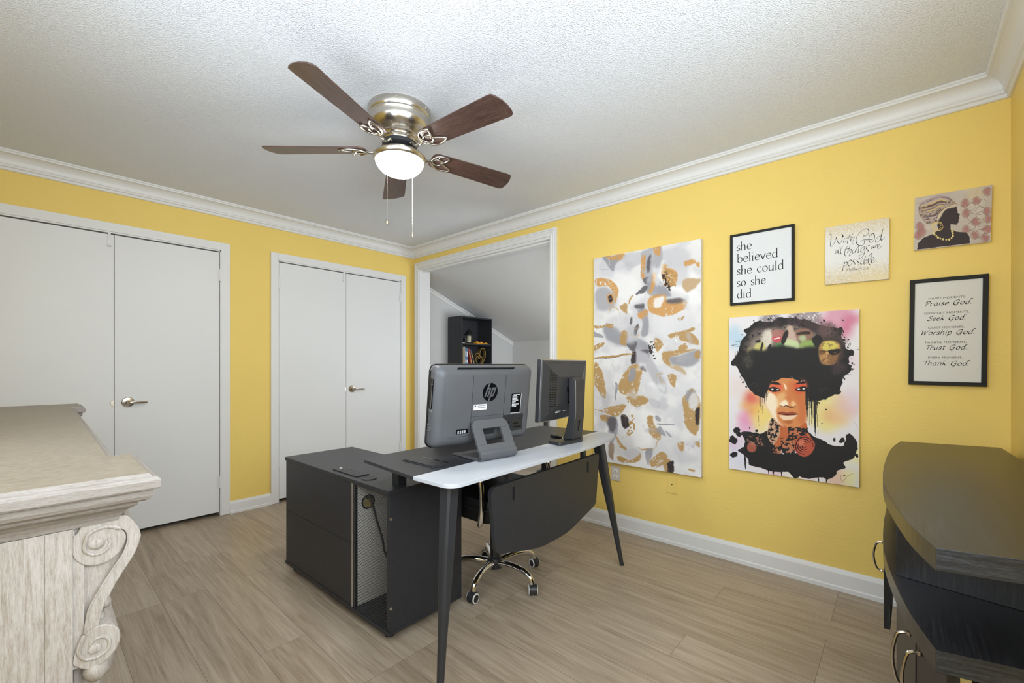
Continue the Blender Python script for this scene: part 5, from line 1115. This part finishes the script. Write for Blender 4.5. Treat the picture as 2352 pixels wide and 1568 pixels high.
for S_, w_ in ((script, .014), (small, .007)):
    for s_ in S_:
        pts = spline([(u, v*asp) for u, v in conv(s_)], 7); nib(b, pts, w_*.85, math.radians(-48), lambda u, v, y: (-gw/2+gw*u, y, ghh/2-gw*v), -.0206, .42)
b.build('lettering', M['ink'], gs)
# ---- skeleton alphabet for the two framed signs
AR = lambda cx, cy, rx, ry, a0, a1, n=12: [(cx+rx*math.cos(math.radians(a0+(a1-a0)*i/n)), cy+ry*math.sin(math.radians(a0+(a1-a0)*i/n))) for i in range(n+1)]
bowlb = [(.12,.62),(.25,.9),(.5,1.0),(.74,.85),(.82,.5),(.72,.14),(.48,0),(.25,.06),(.12,.2)]
bowld = [(.76,.75),(.6,.96),(.42,1.0),(.18,.85),(.09,.48),(.18,.12),(.4,0),(.62,.1),(.76,.3)]
GL = {  # advance, strokes (c = smooth curve, l = straight), x-height 1, baseline 0
 'a': (1.0, [('c',bowld),('c',[(.76,1.0),(.76,.3),(.8,.05),(.95,.03)])]), 'b': (.95, [('l',[(.12,1.72),(.12,.06)]),('c',bowlb)]), 'c': (.85, [('c',[(.78,.8),(.6,.98),(.42,1),(.18,.84),(.09,.48),(.2,.12),(.46,0),(.66,.05),(.8,.2)])]),
 'd': (1.0, [('c',bowld),('l',[(.76,1.72),(.76,.02)])]), 'e': (.88, [('l',[(.1,.54),(.78,.58)]),('c',[(.78,.58),(.72,.86),(.46,1),(.2,.86),(.09,.48),(.2,.12),(.46,0),(.66,.05),(.8,.2)])]),
 'h': (1.0, [('l',[(.12,1.72),(.12,0)]),('c',[(.12,.66),(.3,.92),(.55,1),(.74,.86),(.76,.6)]),('l',[(.76,.62),(.76,0)])]), 'i': (.42, [('l',[(.16,1),(.16,0)]),('l',[(.13,1.42),(.2,1.46)])]), 'k': (.9, [('l',[(.12,1.72),(.12,0)]),('l',[(.7,1),(.14,.45)]),('l',[(.32,.6),(.8,0)])]),
 'l': (.42, [('l',[(.16,1.72),(.16,0)])]), 'n': (1.0, [('l',[(.12,1),(.12,0)]),('c',[(.12,.66),(.3,.92),(.55,1),(.74,.86),(.76,.6)]),('l',[(.76,.62),(.76,0)])]), 'o': (.98, [('c',AR(.47,.5,.38,.5,90,450))]), 'p': (.95, [('l',[(.12,1),(.12,-.6)]),('c',bowlb)]),
 'r': (.68, [('l',[(.12,1),(.12,0)]),('c',[(.12,.66),(.28,.92),(.48,1),(.62,.93)])]), 's': (.72, [('c',[(.6,.82),(.46,.98),(.26,.98),(.12,.8),(.2,.6),(.45,.46),(.62,.28),(.52,.05),(.3,0),(.1,.16)])]), 't': (.66, [('c',[(.3,1.35),(.28,.4),(.34,.05),(.48,0),(.62,.1)]),('l',[(.06,1),(.58,1)])]),
 'u': (1.0, [('c',[(.12,1),(.12,.4),(.2,.08),(.4,0),(.62,.14),(.74,.42)]),('l',[(.76,1),(.76,0)])]), 'v': (.85, [('l',[(.06,1),(.42,0)]),('l',[(.42,0),(.78,1)])]),
 'P': (1.05, [('l',[(.3,1.55),(.22,0)]),('c',[(-.1,1.2),(.05,1.5),(.4,1.64),(.85,1.55),(.98,1.22),(.78,.88),(.45,.76),(.3,.8)])]), 'G': (1.4, [('c',[(1.12,1.32),(.95,1.56),(.62,1.58),(.25,1.25),(.1,.75),(.25,.18),(.6,0),(.95,.14),(1.1,.4)]),('l',[(.72,.72),(1.26,.74)]),('c',[(1.12,.74),(1.08,.3),(.95,-.25),(.6,-.38)])]),
 'S': (1.0, [('c',[(.92,1.36),(.68,1.6),(.36,1.5),(.25,1.2),(.45,.92),(.72,.68),(.78,.32),(.5,.02),(.15,.05),(-.05,.25)])]), 'T': (1.0, [('c',[(-.1,1.3),(.1,1.55),(.5,1.52),(.9,1.55),(1.2,1.68)]),('l',[(.55,1.52),(.5,0)])]), 'W': (1.75, [('c',[(-.1,1.3),(.1,1.58),(.28,1.4),(.36,.02)]),('l',[(.36,0),(.9,1.5)]),('l',[(.88,1.5),(1.0,0)]),('c',[(1.0,0),(1.35,.9),(1.75,1.72)])]), '.': (.5, [('l',[(.08,.02),(.14,.1)]),('l',[(.14,.02),(.2,.1)]),('l',[(.08,.1),(.2,.1)])]), ' ': (.7, [])}
def write(b, text, x, z, size, y, w_, shear=0, xs=1., serif=False, ang=30, thin=.3, track=0, flick=False):
    X = x
    for chr_ in text:
        adv, st = GL[chr_]
        for kind, P in st:
            pts = spline(P, 6) if kind == 'c' else P
            q = [(X+(u+shear*v)*size*xs, z+v*size) for u, v in pts]; nib(b, q, w_*size, math.radians(ang), lambda u, v, y_: (u, y_, v), y, thin)
            if flick and chr_ == 'd' and kind == 'l': nib(b, [(X+(.76+shear*1.72)*size*xs, z+1.72*size), (X+(1.2+shear*1.8)*size*xs, z+1.82*size)], w_*size*.9, math.radians(80), lambda u, v, y_: (u, y_, v), y, .3)
            if serif and kind == 'l' and abs(P[0][0]-P[-1][0]) < .01:
                (u0, v0), (u1, v1) = P[0], P[-1]
                if v1 <= .01 and chr_ != 'd': nib(b, [(X+(u1-.15)*size*xs, z+.025*size), (X+(u1+.15)*size*xs, z+.025*size)], .05*size, PI/2, lambda u, v, y_: (u, y_, v), y, 1)
                if chr_ == 'd': nib(b, [(X+(u1-.03)*size*xs, z+.03*size), (X+(u1+.17)*size*xs, z+.06*size)], .05*size, PI/2, lambda u, v, y_: (u, y_, v), y, 1)
                nib(b, [(X+(u0-.17)*size*xs, z+(v0-.1)*size), (X+(u0+.02)*size*xs, z+(v0-.02)*size)], .06*size, PI/2, lambda u, v, y_: (u, y_, v), y, 1)
            if serif and chr_ == 'v': nib(b, [(X+(P[0][0] if P[0][1] > .5 else P[1][0])*size*xs-.13*size, z+.975*size), (X+(P[0][0] if P[0][1] > .5 else P[1][0])*size*xs+.13*size, z+.975*size)], .05*size, PI/2, lambda u, v, y_: (u, y_, v), y, 1)
        X += (adv+track)*size*xs
    return X
def width(text, size, xs, track): return sum((GL[c][0]+track) for c in text)*size*xs
def framed(name, x0, x1, z0, z1, fw, label, pap, roll=0):
    r = thing(name, ((x0+x1)/2, -.0008, (z0+z1)/2), label, 'sign'); w_, h_ = x1-x0, z1-z0; r.rotation_euler = (0, roll, 0)
    b = MB()
    for q in ((-w_/2, w_/2, h_/2-fw, h_/2), (-w_/2, w_/2, -h_/2, -h_/2+fw), (-w_/2, -w_/2+fw, -h_/2+fw, h_/2-fw), (w_/2-fw, w_/2, -h_/2+fw, h_/2-fw)): b.box(q[0], q[1], -.021, 0, q[2], q[3], .0012)
    b.build('frame', M['frame'], r)
    b = MB(); b.box(-w_/2+fw-.001, w_/2-fw+.001, -.016, -.004, -h_/2+fw-.001, h_/2-fw+.001); p = b.build('print', pap, r); return r, p
r, p = framed('framed_sign', 3.146, 3.467, 1.505, 1.918, .0135, 'black framed white sign reading she believed she could so she did', M['paper'])
b = MB(); cx_, cz_ = 3.3065, 1.7115
for t, x, xe, z in (('she',3.179,3.262,1.820), ('believed',3.184,3.394,1.751), ('she could',3.181,3.421,1.681), ('so she',3.181,3.333,1.612), ('did',3.183,3.262,1.543)):
    sz = .0305; xs = (xe-x)/width(t, sz, 1, .06); write(b, t, x-cx_, z-cz_, sz, -.0164, .165, 0, xs, True, 20, .42, .06)
b.build('lettering', M['ink2'], p)
r, p = framed('framed_sign', 3.925, 4.176, 1.062, 1.551, .0175, 'black framed cream sign of five moments lines, right of the afro portrait', M['paperc'], .012)
b = MB(); cx_, cz_ = 4.0505, 1.3065
for t, x, xe, z in (('Praise God.',3.976,4.13,1.426), ('Seek God.',3.986,4.112,1.358), ('Worship God.',3.962,4.14,1.293), ('Trust God.',3.98,4.118,1.225), ('Thank God.',3.972,4.124,1.153)):
    sz = .0125; xs = (xe-x)/width(t, sz, 1, .1); write(b, t, x-cx_, z-cz_, sz, -.0164, .27, .28, xs, False, 40, .42, .1, True)
b.build('lettering', M['ink'], p)
def sans(text, x, xe, z, hgt, y, parent, m):
    cu = bpy.data.curves.new('t', 'FONT'); cu.body = text; cu.size = 1; o = bpy.data.objects.new('t', cu); COL.objects.link(o)
    bpy.context.view_layer.update(); me = bpy.data.meshes.new_from_object(o.evaluated_get(bpy.context.evaluated_depsgraph_get()))
    c = np.array([v.co[:] for v in me.vertices]); x0, x1 = c[:, 0].min(), c[:, 0].max(); base = 0; cap = c[:, 1].max()
    b = MB(); b.add([(x+(q[0]-x0)/(x1-x0)*(xe-x), y, z+q[1]/cap*hgt) for q in c], [list(f_.vertices) for f_ in me.polygons])
    bpy.data.objects.remove(o); bpy.data.curves.remove(cu); bpy.data.meshes.remove(me); return b.build('small_lettering', m, parent)
for t, x, xe, z in (('HAPPY MOMENTS,',3.989,4.108,1.4545), ('DIFFICULT MOMENTS,',3.976,4.12,1.387), ('QUIET MOMENTS,',3.989,4.105,1.321), ('PAINFUL MOMENTS,',3.981,4.113,1.2535), ('EVERY MOMENT,',3.991,4.101,1.1845)):
    sans(t, x-cx_, xe-cx_, z-cz_, .0088, -.0164, p, M['ink2'])
bpy.context.view_layer.update()
